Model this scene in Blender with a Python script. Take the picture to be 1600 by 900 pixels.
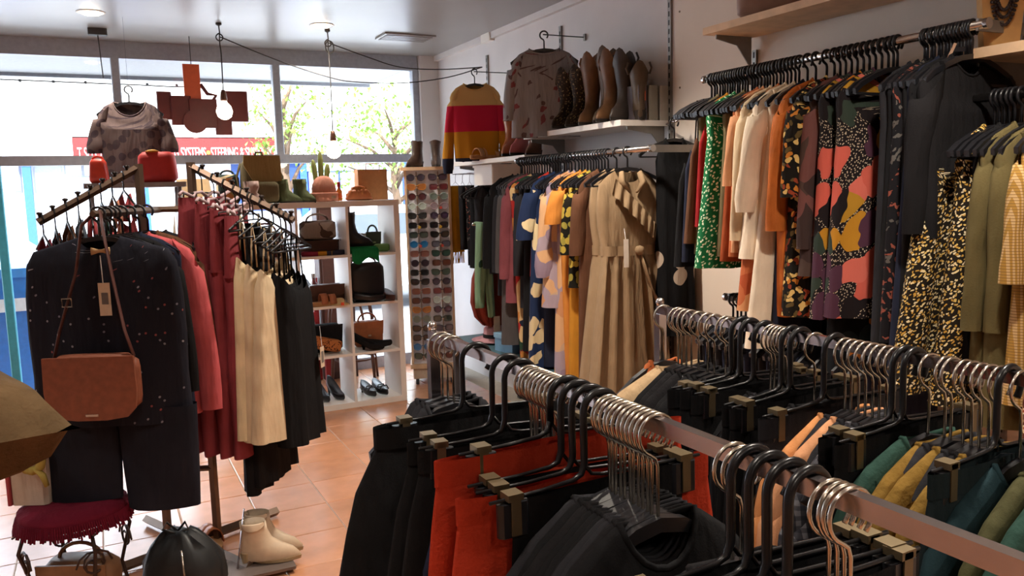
import bpy, bmesh, math, random
from mathutils import Vector, Matrix
random.seed(7)
R = math.radians
PI = math.pi
for o in list(bpy.data.objects):
    bpy.data.objects.remove(o)
S = bpy.context.scene
COL = S.collection

# ---------------------------------------------------------------- camera
cam = bpy.data.cameras.new('camera')
cam.lens = 28.8
cam.sensor_width = 36
cam.clip_start = 0.02
cam.clip_end = 300
co = bpy.data.objects.new('camera', cam)
COL.objects.link(co)
m = Matrix(((0.89219795, 0.07822087, -0.44481942), (-0.45078874, 0.09362535, -0.88770705), (-0.02779084, 0.99252999, 0.11879343)))
co.matrix_world = Matrix.Translation((0, 0, 1.52)) @ m.to_4x4()
S.camera = co

# ---------------------------------------------------------------- world, sun, exposure
w = bpy.data.worlds.new('sky')
S.world = w
w.use_nodes = True
bg = w.node_tree.nodes['Background']
bg.inputs[0].default_value = (0.80, 0.90, 1.0, 1)
bg.inputs[1].default_value = 6.0
sun = bpy.data.lights.new('sun', 'SUN')
sun.energy = 8
sun.angle = R(1.0)
sun.color = (1, 0.95, 0.88)
so = bpy.data.objects.new('sun', sun)
COL.objects.link(so)
so.rotation_euler = (R(42), 0, R(-22))
S.view_settings.view_transform = 'Standard'
S.view_settings.look = 'None'
S.view_settings.exposure = 0.6
S.view_settings.gamma = 1
S.view_settings.use_curve_mapping = False
# portals in the shop window help sample the sky light
for (px, pw, pz, ph) in ((0.0, 5.2, 0.95, 1.7), (0.0, 5.2, 2.2, 0.7)):
    a = bpy.data.lights.new('window_portal', 'AREA')
    a.shape = 'RECTANGLE'
    a.size = pw
    a.size_y = ph
    a.cycles.is_portal = True
    ao = bpy.data.objects.new('window_portal', a)
    COL.objects.link(ao)
    ao.location = (px, 7.0, pz)
    ao.rotation_euler = (R(-90), 0, 0)

# ---------------------------------------------------------------- materials
def c(h):
    h = h.lstrip('#')
    v = [int(h[i:i+2], 16)/255 for i in (0, 2, 4)]
    return tuple((x/12.92 if x <= .04045 else ((x+.055)/1.055)**2.4) for x in v) + (1,)
MC = {}
class NT:
    def __init__(s, name):
        s.m = bpy.data.materials.new(name)
        s.m.use_nodes = True
        s.t = s.m.node_tree
        s.b = s.t.nodes['Principled BSDF']
        s.tc = None
    def n(s, ty, **k):
        x = s.t.nodes.new(ty)
        for a, v in k.items():
            if a.startswith('i_'):
                x.inputs[a[2:].replace('_', ' ')].default_value = v
            else:
                setattr(x, a, v)
        return x
    def l(s, a, b):
        s.t.links.new(a, b)
    def obj(s, sc=(1, 1, 1)):
        if not s.tc:
            s.tc = s.n('ShaderNodeTexCoord')
        mp = s.n('ShaderNodeMapping')
        mp.inputs['Scale'].default_value = sc
        s.l(s.tc.outputs['Object'], mp.inputs['Vector'])
        return mp.outputs[0]
    def bump(s, src, strength, dist=.002):
        b = s.n('ShaderNodeBump')
        b.inputs['Strength'].default_value = strength
        b.inputs['Distance'].default_value = dist
        s.l(src, b.inputs['Height'])
        s.l(b.outputs[0], s.b.inputs['Normal'])
def base(nt, rough, metal=0, spec=.5):
    nt.b.inputs['Roughness'].default_value = rough
    nt.b.inputs['Metallic'].default_value = metal
    nt.b.inputs['Specular IOR Level'].default_value = spec
def plain(name, col, rough=.5, metal=0, spec=.5, noise=.08, nscale=30, bump=0):
    if name in MC:
        return MC[name]
    nt = NT(name)
    base(nt, rough, metal, spec)
    cc = c(col)
    no = nt.n('ShaderNodeTexNoise')
    no.inputs['Scale'].default_value = nscale
    no.inputs['Detail'].default_value = 4
    nt.l(nt.obj(), no.inputs['Vector'])
    r = nt.n('ShaderNodeValToRGB')
    r.color_ramp.elements[0].position = .3
    r.color_ramp.elements[1].position = .7
    r.color_ramp.elements[0].color = tuple(x*(1-noise) for x in cc[:3])+(1,)
    r.color_ramp.elements[1].color = tuple(min(1, x*(1+noise)) for x in cc[:3])+(1,)
    nt.l(no.outputs[0], r.inputs[0])
    nt.l(r.outputs[0], nt.b.inputs['Base Color'])
    if bump:
        nt.bump(no.outputs[0], bump)
    MC[name] = nt.m
    return nt.m
def fabric(name, col, rough=.9, weave=350, bump=.35, noise=.13):
    """plain cloth: slow tone drift plus a fine weave"""
    if name in MC:
        return MC[name]
    nt = NT(name)
    base(nt, rough, 0, .12)
    cc = c(col)
    no = nt.n('ShaderNodeTexNoise')
    no.inputs['Scale'].default_value = 9
    no.inputs['Detail'].default_value = 5
    nt.l(nt.obj(), no.inputs['Vector'])
    r = nt.n('ShaderNodeValToRGB')
    r.color_ramp.elements[0].position = .3
    r.color_ramp.elements[1].position = .72
    r.color_ramp.elements[0].color = tuple(x*(1-noise) for x in cc[:3])+(1,)
    r.color_ramp.elements[1].color = tuple(min(1, x*(1+noise)) for x in cc[:3])+(1,)
    nt.l(no.outputs[0], r.inputs[0])
    nt.l(r.outputs[0], nt.b.inputs['Base Color'])
    n2 = nt.n('ShaderNodeTexNoise')
    n2.inputs['Scale'].default_value = weave
    nt.l(nt.obj(), n2.inputs['Vector'])
    nt.bump(n2.outputs[0], bump, .0015)
    nw_ = nt.n('ShaderNodeTexNoise')
    nw_.inputs['Scale'].default_value = 1
    nw_.inputs['Detail'].default_value = 2
    nt.l(nt.obj((26, 26, 6)), nw_.inputs['Vector'])
    bw_ = nt.n('ShaderNodeBump')
    bw_.inputs['Strength'].default_value = .55
    bw_.inputs['Distance'].default_value = .02
    nt.l(nw_.outputs[0], bw_.inputs['Height'])
    nt.l(bw_.outputs[0], [x for x in nt.t.nodes if x.type == 'BUMP'][0].inputs['Normal'])
    MC[name] = nt.m
    return nt.m
def cells(name, bgc, cols, scale=30, radius=.32, distort=0, rough=.85, ring=None, aspect=(1, 1, 1), fine=None):
    """printed cloth: spots or patches on a ground, colour chosen per cell"""
    if name in MC:
        return MC[name]
    nt = NT(name)
    base(nt, rough, 0, .15)
    v = nt.n('ShaderNodeTexVoronoi', voronoi_dimensions='2D')
    v.inputs['Scale'].default_value = scale
    # cloth is a sheet: the print follows the unrolled surface
    uvn = nt.n('ShaderNodeUVMap')
    mpp = nt.n('ShaderNodeMapping')
    mpp.inputs['Scale'].default_value = (aspect[0], aspect[2], 1)
    nt.l(uvn.outputs[0], mpp.inputs['Vector'])
    src = mpp.outputs[0]
    src0 = src
    if distort:
        no = nt.n('ShaderNodeTexNoise')
        no.inputs['Scale'].default_value = scale*.6
        nt.l(src, no.inputs['Vector'])
        mx = nt.n('ShaderNodeMix', data_type='VECTOR')
        mx.inputs[0].default_value = distort
        nt.l(src, mx.inputs[4])
        nt.l(no.outputs['Color'], mx.inputs[5])
        src = mx.outputs[1]
    nt.l(src, v.inputs['Vector'])
    sep = nt.n('ShaderNodeSeparateColor')
    nt.l(v.outputs['Color'], sep.inputs[0])
    ramp = nt.n('ShaderNodeValToRGB')
    ramp.color_ramp.interpolation = 'CONSTANT'
    el = ramp.color_ramp.elements
    while len(el) < len(cols):
        el.new(.5)
    for i, cc in enumerate(cols):
        el[i].position = i/len(cols)
        el[i].color = c(cc)
    while len(el) > len(cols):
        el.remove(el[-1])
    nt.l(sep.outputs[0], ramp.inputs[0])
    lt = nt.n('ShaderNodeMath', operation='LESS_THAN')
    lt.inputs[1].default_value = radius
    nt.l(v.outputs['Distance'], lt.inputs[0])
    mix = nt.n('ShaderNodeMix', data_type='RGBA')
    nt.l(lt.outputs[0], mix.inputs[0])
    mix.inputs[6].default_value = c(bgc)
    if fine:
        vf = nt.n('ShaderNodeTexVoronoi', voronoi_dimensions='2D')
        vf.inputs['Scale'].default_value = fine[1]
        nt.l(src0, vf.inputs['Vector'])
        lf_ = nt.n('ShaderNodeMath', operation='LESS_THAN')
        lf_.inputs[1].default_value = .22
        nt.l(vf.outputs['Distance'], lf_.inputs[0])
        mf = nt.n('ShaderNodeMix', data_type='RGBA')
        mf.inputs[6].default_value = c(bgc)
        mf.inputs[7].default_value = c(fine[0])
        nt.l(lf_.outputs[0], mf.inputs[0])
        nt.l(mf.outputs[2], mix.inputs[6])
    nt.l(ramp.outputs[0], mix.inputs[7])
    out = mix.outputs[2]
    if ring:
        l2 = nt.n('ShaderNodeMath', operation='LESS_THAN')
        l2.inputs[1].default_value = radius*.5
        nt.l(v.outputs['Distance'], l2.inputs[0])
        m2 = nt.n('ShaderNodeMix', data_type='RGBA')
        nt.l(l2.outputs[0], m2.inputs[0])
        nt.l(out, m2.inputs[6])
        m2.inputs[7].default_value = c(ring)
        out = m2.outputs[2]
    nt.l(out, nt.b.inputs['Base Color'])
    n2 = nt.n('ShaderNodeTexNoise')
    n2.inputs['Scale'].default_value = 300
    nt.l(nt.obj(), n2.inputs['Vector'])
    nt.bump(n2.outputs[0], .25, .0015)
    nw_ = nt.n('ShaderNodeTexNoise')
    nw_.inputs['Scale'].default_value = 1
    nw_.inputs['Detail'].default_value = 2
    nt.l(nt.obj((26, 26, 6)), nw_.inputs['Vector'])
    bw_ = nt.n('ShaderNodeBump')
    bw_.inputs['Strength'].default_value = .55
    bw_.inputs['Distance'].default_value = .02
    nt.l(nw_.outputs[0], bw_.inputs['Height'])
    nt.l(bw_.outputs[0], [x for x in nt.t.nodes if x.type == 'BUMP'][0].inputs['Normal'])
    MC[name] = nt.m
    return nt.m
def bands(name, stops, axis=2, lo=-1, hi=0, rough=.9, interp='CONSTANT', weave=300):
    """colour blocks along one axis; stops = [(position metres, colour)]"""
    if name in MC:
        return MC[name]
    nt = NT(name)
    base(nt, rough, 0, .12)
    tc = nt.obj()
    sp = nt.n('ShaderNodeSeparateXYZ')
    nt.l(tc, sp.inputs[0])
    mr = nt.n('ShaderNodeMapRange')
    mr.inputs[1].default_value = lo
    mr.inputs[2].default_value = hi
    nt.l(sp.outputs[axis], mr.inputs[0])
    r = nt.n('ShaderNodeValToRGB')
    r.color_ramp.interpolation = interp
    el = r.color_ramp.elements
    while len(el) < len(stops):
        el.new(.5)
    for i, (p, cc) in enumerate(stops):
        el[i].position = max(0, min(1, (p-lo)/(hi-lo)))
        el[i].color = c(cc)
    nt.l(mr.outputs[0], r.inputs[0])
    nt.l(r.outputs[0], nt.b.inputs['Base Color'])
    n2 = nt.n('ShaderNodeTexNoise')
    n2.inputs['Scale'].default_value = weave
    nt.l(nt.obj(), n2.inputs['Vector'])
    nt.bump(n2.outputs[0], .4, .002)
    MC[name] = nt.m
    return nt.m
def check(name, a, b, d, scale=60):
    if name in MC:
        return MC[name]
    nt = NT(name)
    base(nt, .9, 0, .12)
    src = nt.obj()
    outs = []
    for ax in ('X', 'Z'):
        wv = nt.n('ShaderNodeTexWave', wave_type='BANDS', bands_direction=ax, wave_profile='SIN')
        wv.inputs['Scale'].default_value = scale
        nt.l(src, wv.inputs['Vector'])
        g = nt.n('ShaderNodeMath', operation='GREATER_THAN')
        g.inputs[1].default_value = .55
        nt.l(wv.outputs['Fac'], g.inputs[0])
        outs.append(g.outputs[0])
    m1 = nt.n('ShaderNodeMix', data_type='RGBA')
    m1.inputs[6].default_value = c(a)
    m1.inputs[7].default_value = c(b)
    nt.l(outs[0], m1.inputs[0])
    m2 = nt.n('ShaderNodeMix', data_type='RGBA')
    nt.l(m1.outputs[2], m2.inputs[6])
    m2.inputs[7].default_value = c(d)
    mm = nt.n('ShaderNodeMath', operation='MULTIPLY')
    mm.inputs[1].default_value = .6
    nt.l(outs[1], mm.inputs[0])
    nt.l(mm.outputs[0], m2.inputs[0])
    nt.l(m2.outputs[2], nt.b.inputs['Base Color'])
    MC[name] = nt.m
    return nt.m
def glow(name, col, strength):
    if name in MC:
        return MC[name]
    nt = NT(name)
    nt.b.inputs['Base Color'].default_value = c(col)
    nt.b.inputs['Emission Color'].default_value = c(col)
    nt.b.inputs['Emission Strength'].default_value = strength
    MC[name] = nt.m
    return nt.m
def glass(name, tint='#ffffff', refl=.06):
    if name in MC:
        return MC[name]
    nt = NT(name)
    tr = nt.n('ShaderNodeBsdfTransparent')
    tr.inputs[0].default_value = c(tint)
    gl = nt.n('ShaderNodeBsdfGlossy')
    gl.inputs['Roughness'].default_value = .02
    mx = nt.n('ShaderNodeMixShader')
    mx.inputs[0].default_value = refl
    nt.l(tr.outputs[0], mx.inputs[1])
    nt.l(gl.outputs[0], mx.inputs[2])
    nt.l(mx.outputs[0], nt.t.nodes['Material Output'].inputs['Surface'])
    MC[name] = nt.m
    return nt.m

CHROME = plain('brushed_chrome', '#c9c4c2', .22, 1, noise=.04)
STEEL = plain('satin_steel', '#b4acae', .2, 1, noise=.05)
BRASS = plain('warm_wire', '#bdb4a8', .25, 1, noise=.05)
BLKP = plain('black_plastic', '#1c1c20', .35, 0, .5)
BLKM = plain('black_metal', '#1b1b1e', .3, .3, .5)
GUN = plain('clip_metal', '#74664e', .5, .8)
WHT = plain('white_laminate', '#e9e2da', .45, 0, .4, .03, 8)
WOODL = plain('pale_wood', '#d6b592', .55, 0, .3, .12, 14)
RACKM = plain('bronze_tube', '#6e5a4c', .4, .6)
DARKG = plain('dark_grey', '#3a3a3e', .6)

# ---------------------------------------------------------------- mesh helpers
class MB:
    def __init__(s):
        s.v = []
        s.f = []
        s.u = []
    def add(s, vs, fs, uvs=None):
        k = len(s.v)
        s.v += [tuple(v) for v in vs]
        s.f += [tuple(i+k for i in f) for f in fs]
        s.u += uvs if uvs else [[(s.v[i+k][0]-.9*s.v[i+k][1], s.v[i+k][2]) for i in f] for f in fs]
        return s
    def box(s, lo, hi, rot=None, about=None):
        (a, b, d), (e, g, h) = lo, hi
        vs = [Vector(p) for p in ((a, b, d), (e, b, d), (e, g, d), (a, g, d), (a, b, h), (e, b, h), (e, g, h), (a, g, h))]
        if rot is not None:
            ce = Vector(about) if about else sum(vs, Vector())/8
            vs = [ce + rot @ (v-ce) for v in vs]
        return s.add(vs, [(0, 3, 2, 1), (4, 5, 6, 7), (0, 1, 5, 4), (1, 2, 6, 5), (2, 3, 7, 6), (3, 0, 4, 7)])
    def bbox(s, lo, hi, r=.01):
        """box with chamfered vertical edges"""
        (a, b, d), (e, g, h) = lo, hi
        r = min(r, (e-a)/2.01, (g-b)/2.01)
        o = [(a+r, b), (e-r, b), (e, b+r), (e, g-r), (e-r, g), (a+r, g), (a, g-r), (a, b+r)]
        return s.prism(o, d, h)
    def prism(s, o, z0, z1, ax='z'):
        n = len(o)
        def P(x, y, z):
            return (x, y, z) if ax == 'z' else ((x, z, y) if ax == 'y' else (z, x, y))
        vs = [P(x, y, z0) for x, y in o]+[P(x, y, z1) for x, y in o]
        fs = [tuple(range(n))[::-1], tuple(range(n, 2*n))]+[(i, (i+1) % n, n+(i+1) % n, n+i) for i in range(n)]
        return s.add(vs, fs)
    def rings(s, rs, caps=True, closed=False):
        n = len(rs[0])
        vs = [p for r in rs for p in r]
        fs = []
        uvs = []
        m_ = len(rs)
        al = []
        for r in rs:
            a_, acc = [0.0], 0.0
            for i in range(n):
                p_, q_ = r[i], r[(i+1) % n]
                acc += math.dist(p_, q_)
                a_.append(acc)
            al.append(a_)
        for j in range(m_ if closed else m_-1):
            for i in range(n):
                a, b = j*n+i, j*n+(i+1) % n
                k = ((j+1) % m_)*n
                fs.append((a, b, k+(i+1) % n, k+i))
                j2 = (j+1) % m_
                uvs.append([(al[j][i], vs[a][2]), (al[j][i+1], vs[b][2]), (al[j2][i+1], vs[k+(i+1) % n][2]), (al[j2][i], vs[k+i][2])])
        if caps and not closed:
            fs.append(tuple(range(n))[::-1])
            fs.append(tuple(range((m_-1)*n, m_*n)))
            uvs += [[(vs[i][0], vs[i][1]) for i in f_] for f_ in fs[-2:]]
        return s.add(vs, fs, uvs)
    def tube(s, pts, r, n=8, closed=False, flat=1.0):
        P = [Vector(p) for p in pts]
        rs = []
        m_ = len(P)
        up = None
        for i, p in enumerate(P):
            a = P[i-1] if (i > 0 or closed) else p
            b = P[(i+1) % m_] if (i < m_-1 or closed) else p
            t = (b-a).normalized()
            if up is None:
                ref = Vector((0, 0, 1)) if abs(t.z) < .9 else Vector((1, 0, 0))
                up = (ref - t*ref.dot(t)).normalized()
            else:
                up = (up - t*up.dot(t))
                up = up.normalized() if up.length > 1e-6 else Vector((1, 0, 0))
            sd = t.cross(up)
            rr = r[i] if isinstance(r, (list, tuple)) else r
            rs.append([p+up*math.cos(2*PI*k/n)*rr*flat+sd*math.sin(2*PI*k/n)*rr for k in range(n)])
        return s.rings(rs, True, closed)
    def lathe(s, prof, n=16, ce=(0, 0, 0), sx=1, sy=1):
        rs = [[(ce[0]+r*sx*math.cos(2*PI*k/n), ce[1]+r*sy*math.sin(2*PI*k/n), ce[2]+z) for k in range(n)] for r, z in prof]
        return s.rings(rs)
    def xf(s, M):
        s.v = [tuple(M @ Vector(v)) for v in s.v]
        return s
    def data(s, name, mat, smooth=False):
        me = bpy.data.meshes.new(name)
        me.from_pydata(s.v, [], s.f)
        bm = bmesh.new()
        bm.from_mesh(me)
        uvl = bm.loops.layers.uv.new('UVMap')
        for f_, us in zip(bm.faces, s.u):
            for lp, uv_ in zip(f_.loops, us):
                lp[uvl].uv = uv_
        bmesh.ops.recalc_face_normals(bm, faces=bm.faces)
        bm.to_mesh(me)
        bm.free()
        if smooth:
            me.shade_smooth()
        me.materials.append(mat)
        return me
    def build(s, name, mat, parent=None, smooth=False):
        return link(name, s.data(name, mat, smooth), parent)
def link(name, me, parent=None):
    o = bpy.data.objects.new(name, me)
    COL.objects.link(o)
    if parent:
        o.parent = parent
    return o
def tag(o, label, cat, group=None, kind=None):
    o['label'] = label
    o['category'] = cat
    if group:
        o['group'] = group
    if kind:
        o['kind'] = kind
    return o
def thing(name, label, cat, loc=(0, 0, 0), rz=0, group=None, rot=None):
    o = bpy.data.objects.new(name, None)
    o.empty_display_size = .05
    COL.objects.link(o)
    o.location = loc
    o.rotation_euler = rot if rot else (0, 0, rz)
    return tag(o, label, cat, group)
def struct(o):
    o['kind'] = 'structure'
    return o
def stuff(o):
    o['kind'] = 'stuff'
    return o
def RZ(a):
    return Matrix.Rotation(a, 3, 'Z')

# ================================================================ ROOM
def mat_floor(name, col, rough):
    nt = NT(name)
    base(nt, rough, 0, .5)
    oi = nt.n('ShaderNodeObjectInfo')
    no = nt.n('ShaderNodeTexNoise')
    no.inputs['Scale'].default_value = 9
    no.inputs['Detail'].default_value = 5
    geo = nt.n('ShaderNodeNewGeometry')
    nt.l(geo.outputs['Position'], no.inputs['Vector'])
    ad = nt.n('ShaderNodeMath', operation='MULTIPLY_ADD')
    ad.inputs[1].default_value = .35
    nt.l(oi.outputs['Random'], ad.inputs[0])
    nt.l(no.outputs[0], ad.inputs[2])
    r = nt.n('ShaderNodeValToRGB')
    cc = c(col)
    r.color_ramp.elements[0].position = .3
    r.color_ramp.elements[0].color = tuple(x*.8 for x in cc[:3])+(1,)
    r.color_ramp.elements[1].position = .95
    r.color_ramp.elements[1].color = tuple(min(1, x*1.18) for x in cc[:3])+(1,)
    nt.l(ad.outputs[0], r.inputs[0])
    nt.l(r.outputs[0], nt.b.inputs['Base Color'])
    n2 = nt.n('ShaderNodeTexNoise')
    n2.inputs['Scale'].default_value = 14
    nt.l(geo.outputs['Position'], n2.inputs['Vector'])
    nt.bump(n2.outputs[0], .12, .004)
    return nt.m
M_TILE = mat_floor('terracotta_tile', '#bd8460', .25)
M_GROUT = plain('grout', '#b3a898', .9)
floor = struct(MB().box((-3.6, -3.2, -.12), (2.8, 7.0, -.004)).build('floor', M_GROUT))
floor['label'] = 'terracotta square tile floor with pale grout'
T = .333
g = .004
th = .0035
tm = MB()
o8 = [(g/2, g/2), (T-g/2, g/2), (T-g/2, T-g/2), (g/2, T-g/2)]
i8 = [(g/2+th, g/2+th), (T-g/2-th, g/2+th), (T-g/2-th, T-g/2-th), (g/2+th, T-g/2-th)]
tm.rings([[(x, y, -.006) for x, y in o8], [(x, y, -.002) for x, y in o8], [(x, y, 0) for x, y in i8]])
tile_me = tm.data('tile', M_TILE)
rest = MB()
x0, y0 = 1.243-T*14, 4.93-.331*24
nt_ = 0
for i in range(-1, 19):
    for j in range(0, 31):
        x, y = x0+i*T, y0+j*.331
        if x+T > 2.79 or x < -3.5 or y+T > 6.95 or y < -3.1:
            continue
        if -1.1 < x < 2.0 and y > 2.2:
            t = link('tile', tile_me, floor)
            t.location = (x, y, 0)
            t.rotation_euler = (random.uniform(-.0012, .0012), random.uniform(-.0012, .0012), 0)
            nt_ += 1
        else:
            rest.add([(a+x, b+y, z) for a, b, z in tm.v], tm.f)
stuff(rest.build('tile_field', M_TILE, floor))

M_CEIL = plain('ceiling_gloss_paint', '#93908e', .3, 0, .3, .03, 3, .02)
ceil = struct(MB().box((-3.6, -3.2, 2.7), (2.8, 7.0, 2.8)).build('ceiling', M_CEIL))
M_WALL = plain('wall_paint', '#d6d0ce', .55, 0, .3, .03, 5)
wr = struct(MB().box((2.77, 3.5, -.1), (2.9, 7.0, 2.7)).build('wall_right', M_WALL))
M_WALL2 = plain('wall_paint_warm_lit', '#dacdbf', .55, 0, .3, .03, 5)  # beige of the warm interior light is put into this wall colour
wr2 = struct(MB().box((2.735, -3.2, -.1), (2.9, 3.5, 2.7)).build('wall_right', M_WALL2))
for z in (.9, 1.45, 1.62, 2.02, 2.4):
    MB().lathe([(0, 0), (.006, 0), (.004, .003), (0, .003)], 8).xf(Matrix.Translation((2.735, 3.46, z)) @ Matrix.Rotation(R(-90), 4, 'Y')).build('screw', GUN, wr2)
struct(MB().box((-3.7, -3.2, -.1), (-3.6, 7.0, 2.7)).build('wall_left', M_WALL))
struct(MB().box((-3.7, -3.3, -.1), (2.9, -3.2, 2.7)).build('wall_back', M_WALL))
# pier in the window corner, and cornice conduit along the wall top
struct(MB().box((2.6, 6.86, 0), (2.77, 7.0, 2.7)).build('wall_front', M_WALL))
tr = MB().box((2.735, 3.5, 2.655), (2.77, 6.86, 2.7))
struct(tr.build('trim_1', M_WALL))
MB().bbox((2.725, 5.7, 2.64), (2.77, 5.86, 2.70), .006).build('junction_box', WHT, bpy.data.objects['trim_1'])

# ------------------------------------------------ shop window
M_FRAME = plain('window_frame_flare_tint', '#a0a4ae', .45, .2, .4)  # frame colour lightened to stand in for flare around the window
win = struct(bpy.data.objects.new('window_1', None))
COL.objects.link(win)
def fb(name, lo, hi, mat=M_FRAME):
    return MB().bbox(lo, hi, .006).build(name, mat, win)
Y0, Y1 = 6.90, 6.98
fb('head_rail', (-3.6, Y0, 2.575), (2.6, Y1, 2.70))
fb('transom_bar', (-3.6, Y0, 1.79), (2.6, Y1, 1.86))
fb('sill', (-3.6, Y0-.02, 0), (2.6, Y1+.02, .10))
mull = [-3.55, -2.15, -1.0, .205, 1.38, 2.575]
for i, x in enumerate(mull):
    fb('mullion', (x-.03, Y0-.005, 1.86), (x+.03, Y1+.005, 2.575))
lowm = [-3.55, -2.15, -.62, 2.575]
for x in lowm:
    fb('lower_mullion', (x-.03, Y0, .10), (x+.03, Y1, 1.79), plain('teal_frame', '#3f9fb8', .4) if abs(x+.62) < .01 else M_FRAME)
GL = glass('window_glass', '#fbfdff', .04)
for a, b in zip(mull, mull[1:]):
    MB().box((a+.03, 6.935, 1.86), (b-.03, 6.941, 2.575)).build('pane', GL, win)
for a, b in zip(lowm, lowm[1:]):
    MB().box((a+.03, 6.935, .10), (b-.03, 6.941, 1.79)).build('pane', GL, win)

# ------------------------------------------------ ceiling fittings
M_LAMP = glow('lamp_face', '#ffe6c4', 14)
def downlight(x, y, label, watt=16):
    t = thing('downlight', label, 'light', (x, y, 2.7), 0, 'recessed ceiling downlights')
    MB().rings([[(r_*math.cos(k*PI/12), r_*math.sin(k*PI/12), z) for k in range(24)] for r_, z in ((.06, -.0005), (.085, -.0005), (.086, -.002), (.08, -.004), (.062, -.004), (.06, -.0005))], False).build('trim_ring', WHT, t, True)
    MB().lathe([(0, -.001), (.062, -.001), (.061, -.006), (.05, -.014), (.025, -.019), (0, -.02)], 24).build('lens', M_LAMP, t)
    l = bpy.data.lights.new('downlight_lamp', 'SPOT')
    l.energy = watt
    l.spot_size = R(125)
    l.spot_blend = .8
    l.shadow_soft_size = .06
    l.color = (1, .89, .76)
    lo = bpy.data.objects.new('downlight_lamp', l)
    COL.objects.link(lo)
    lo.parent = t
    lo.location = (0, 0, -.05)
WATT = 92
downlight(.064, 5.913, 'recessed round ceiling downlight near the small dark cord box', WATT*.6)
downlight(1.503, 5.846, 'recessed round ceiling downlight above the looped pendant cord', WATT*.6)
for x in (-1.9, .2, 1.65):
    for y in (3.2, 1.1, -1.0):
        downlight(x, y, 'recessed round ceiling downlight in the row over the shop floor', WATT*((1.5, 1.0, 1.3)[(3.2, 1.1, -1.0).index(y)] if x > 1 else .55))
v = thing('ceiling_vent', 'flat white ceiling vent panel near the window corner', 'vent', (2.2, 6.08, 2.7))
MB().bbox((-.2, -.13, -.012), (.2, .13, -.0005), .004).build('frame', M_CEIL, v)
for k in range(5):
    MB().box((-.18, -.10+k*.045, -.018), (.18, -.075+k*.045, -.012)).build('slat', M_CEIL, v)

def cord(name, pts, r, mat, parent=None):
    P = [Vector(p) for p in pts]
    out = []
    for i in range(len(P)-1):
        a, b, d, e = P[max(i-1, 0)], P[i], P[i+1], P[min(i+2, len(P)-1)]
        for k in range(6):
            t = k/6
            out.append(.5*((2*b)+(d-a)*t+(2*a-5*b+4*d-e)*t*t+(3*b-a-3*d+e)*t**3))
    out.append(P[-1])
    return MB().tube(out, r, 6).build(name, mat, parent, True)
CORD = plain('cord_black', '#2a2624', .6)
M_BULB = glow('bulb_glass', '#fff2d8', 9)
def pendant(x, y, zb, label, swag):
    t = thing('pendant_light', label, 'light', (x, y, 2.7), 0)
    MB().lathe([(0, 0), (.02, 0), (.02, -.012), (.006, -.02), (0, -.02)], 12).build('ceiling_hook', CORD, t)
    loop = [(0, 0, -.02), (.003, 0, -.07)]+[(.022*math.sin(a), .004, -.095+.022*math.cos(a)) for a in [k*PI/5 for k in range(0, 11)]]+[(0, 0, -.14), (.004, 0, -.4*(2.7-zb)), (0, 0, -(2.7-zb)+.1)]
    cord('cord', loop, .0045, CORD, t)
    if 'second' in label or 'looped' in label:
        cord('cord_loop', [(.03*math.sin(a)+.012, .006, -.12+.045*math.cos(a)) for a in [k*PI/4 for k in range(0, 9)]], .0045, CORD, t)
    z = -(2.7-zb)
    MB().lathe([(0, z+.115), (.012, z+.115), (.02, z+.09), (.024, z+.05), (.022, z+.04), (0, z+.04)], 12).build('socket', plain('copper_socket', '#5a3a2c', .4, .5), t, True)
    MB().lathe([(0, z+.045), (.018, z+.045), (.022, z+.03), (.045, z+.005), (.055, z-.03), (.045, z-.065), (.02, z-.083), (0, z-.086)], 16).build('bulb', M_BULB, t, True)
    cord('swag_cable', [(a-x, b-y, d-2.7) for a, b, d in swag], .004, CORD, t)
pendant(.836, 6.0, 2.14, 'globe bulb pendant hanging before the orange panel sign', [(.836, 6, 2.61), (1.2, 5.98, 2.47), (1.56, 5.95, 2.36), (1.75, 5.93, 2.33), (2.1, 5.9, 2.33), (2.45, 5.87, 2.38), (2.72, 5.83, 2.46)])
pendant(1.58, 6.0, 1.87, 'globe bulb pendant on looped cord above the pink beanie', [(1.58, 6, 2.61), (1.85, 5.97, 2.52), (2.1, 5.94, 2.45), (2.4, 5.9, 2.44), (2.72, 5.83, 2.46)])
t = thing('cord_box', 'small dark rectangular cord box on the ceiling with dangling cord', 'box', (.10, 6.45, 2.7))
MB().bbox((-.06, -.03, -.045), (.06, .03, 0), .008).build('box_body', DARKG, t)
cord('cord', [(0, 0, -.04), (.005, .01, -.15), (.012, .0, -.33)], .0035, CORD, t)

# ------------------------------------------------ slotted wall tracks, shelves, rails
tn = 0
TRK = plain('track_grey', '#8c8884', .4, .6)
def track(y, z0, z1, x, label):
    t = thing('wall_track', label, 'track', (x, y, 0))
    MB().box((-.014, -.0125, z0), (0, .0125, z1)).build('channel', TRK, t)
    sl = MB()
    z = z0+.02
    while z < z1-.03:
        sl.box((-.0155, -.004, z), (-.0135, .004, z+.026))
        z += .045
    stuff(sl.build('slots', plain('slot_dark', '#0c0c0c', .8), t))
    return t
track(5.83, .5, 2.55, 2.77, 'slotted steel wall track behind the striped jumper')
track(4.71, .5, 2.56, 2.77, 'slotted steel wall track behind the grey floral jumper')
track(3.575, .4, 2.66, 2.77, 'slotted steel wall track beside the books on the boot shelf')
track(2.91, .4, 2.12, 2.735, 'slotted steel wall track under the high shelf end')
track(1.70, .4, 2.6, 2.735, 'slotted steel wall track behind the necklace bust')
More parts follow.
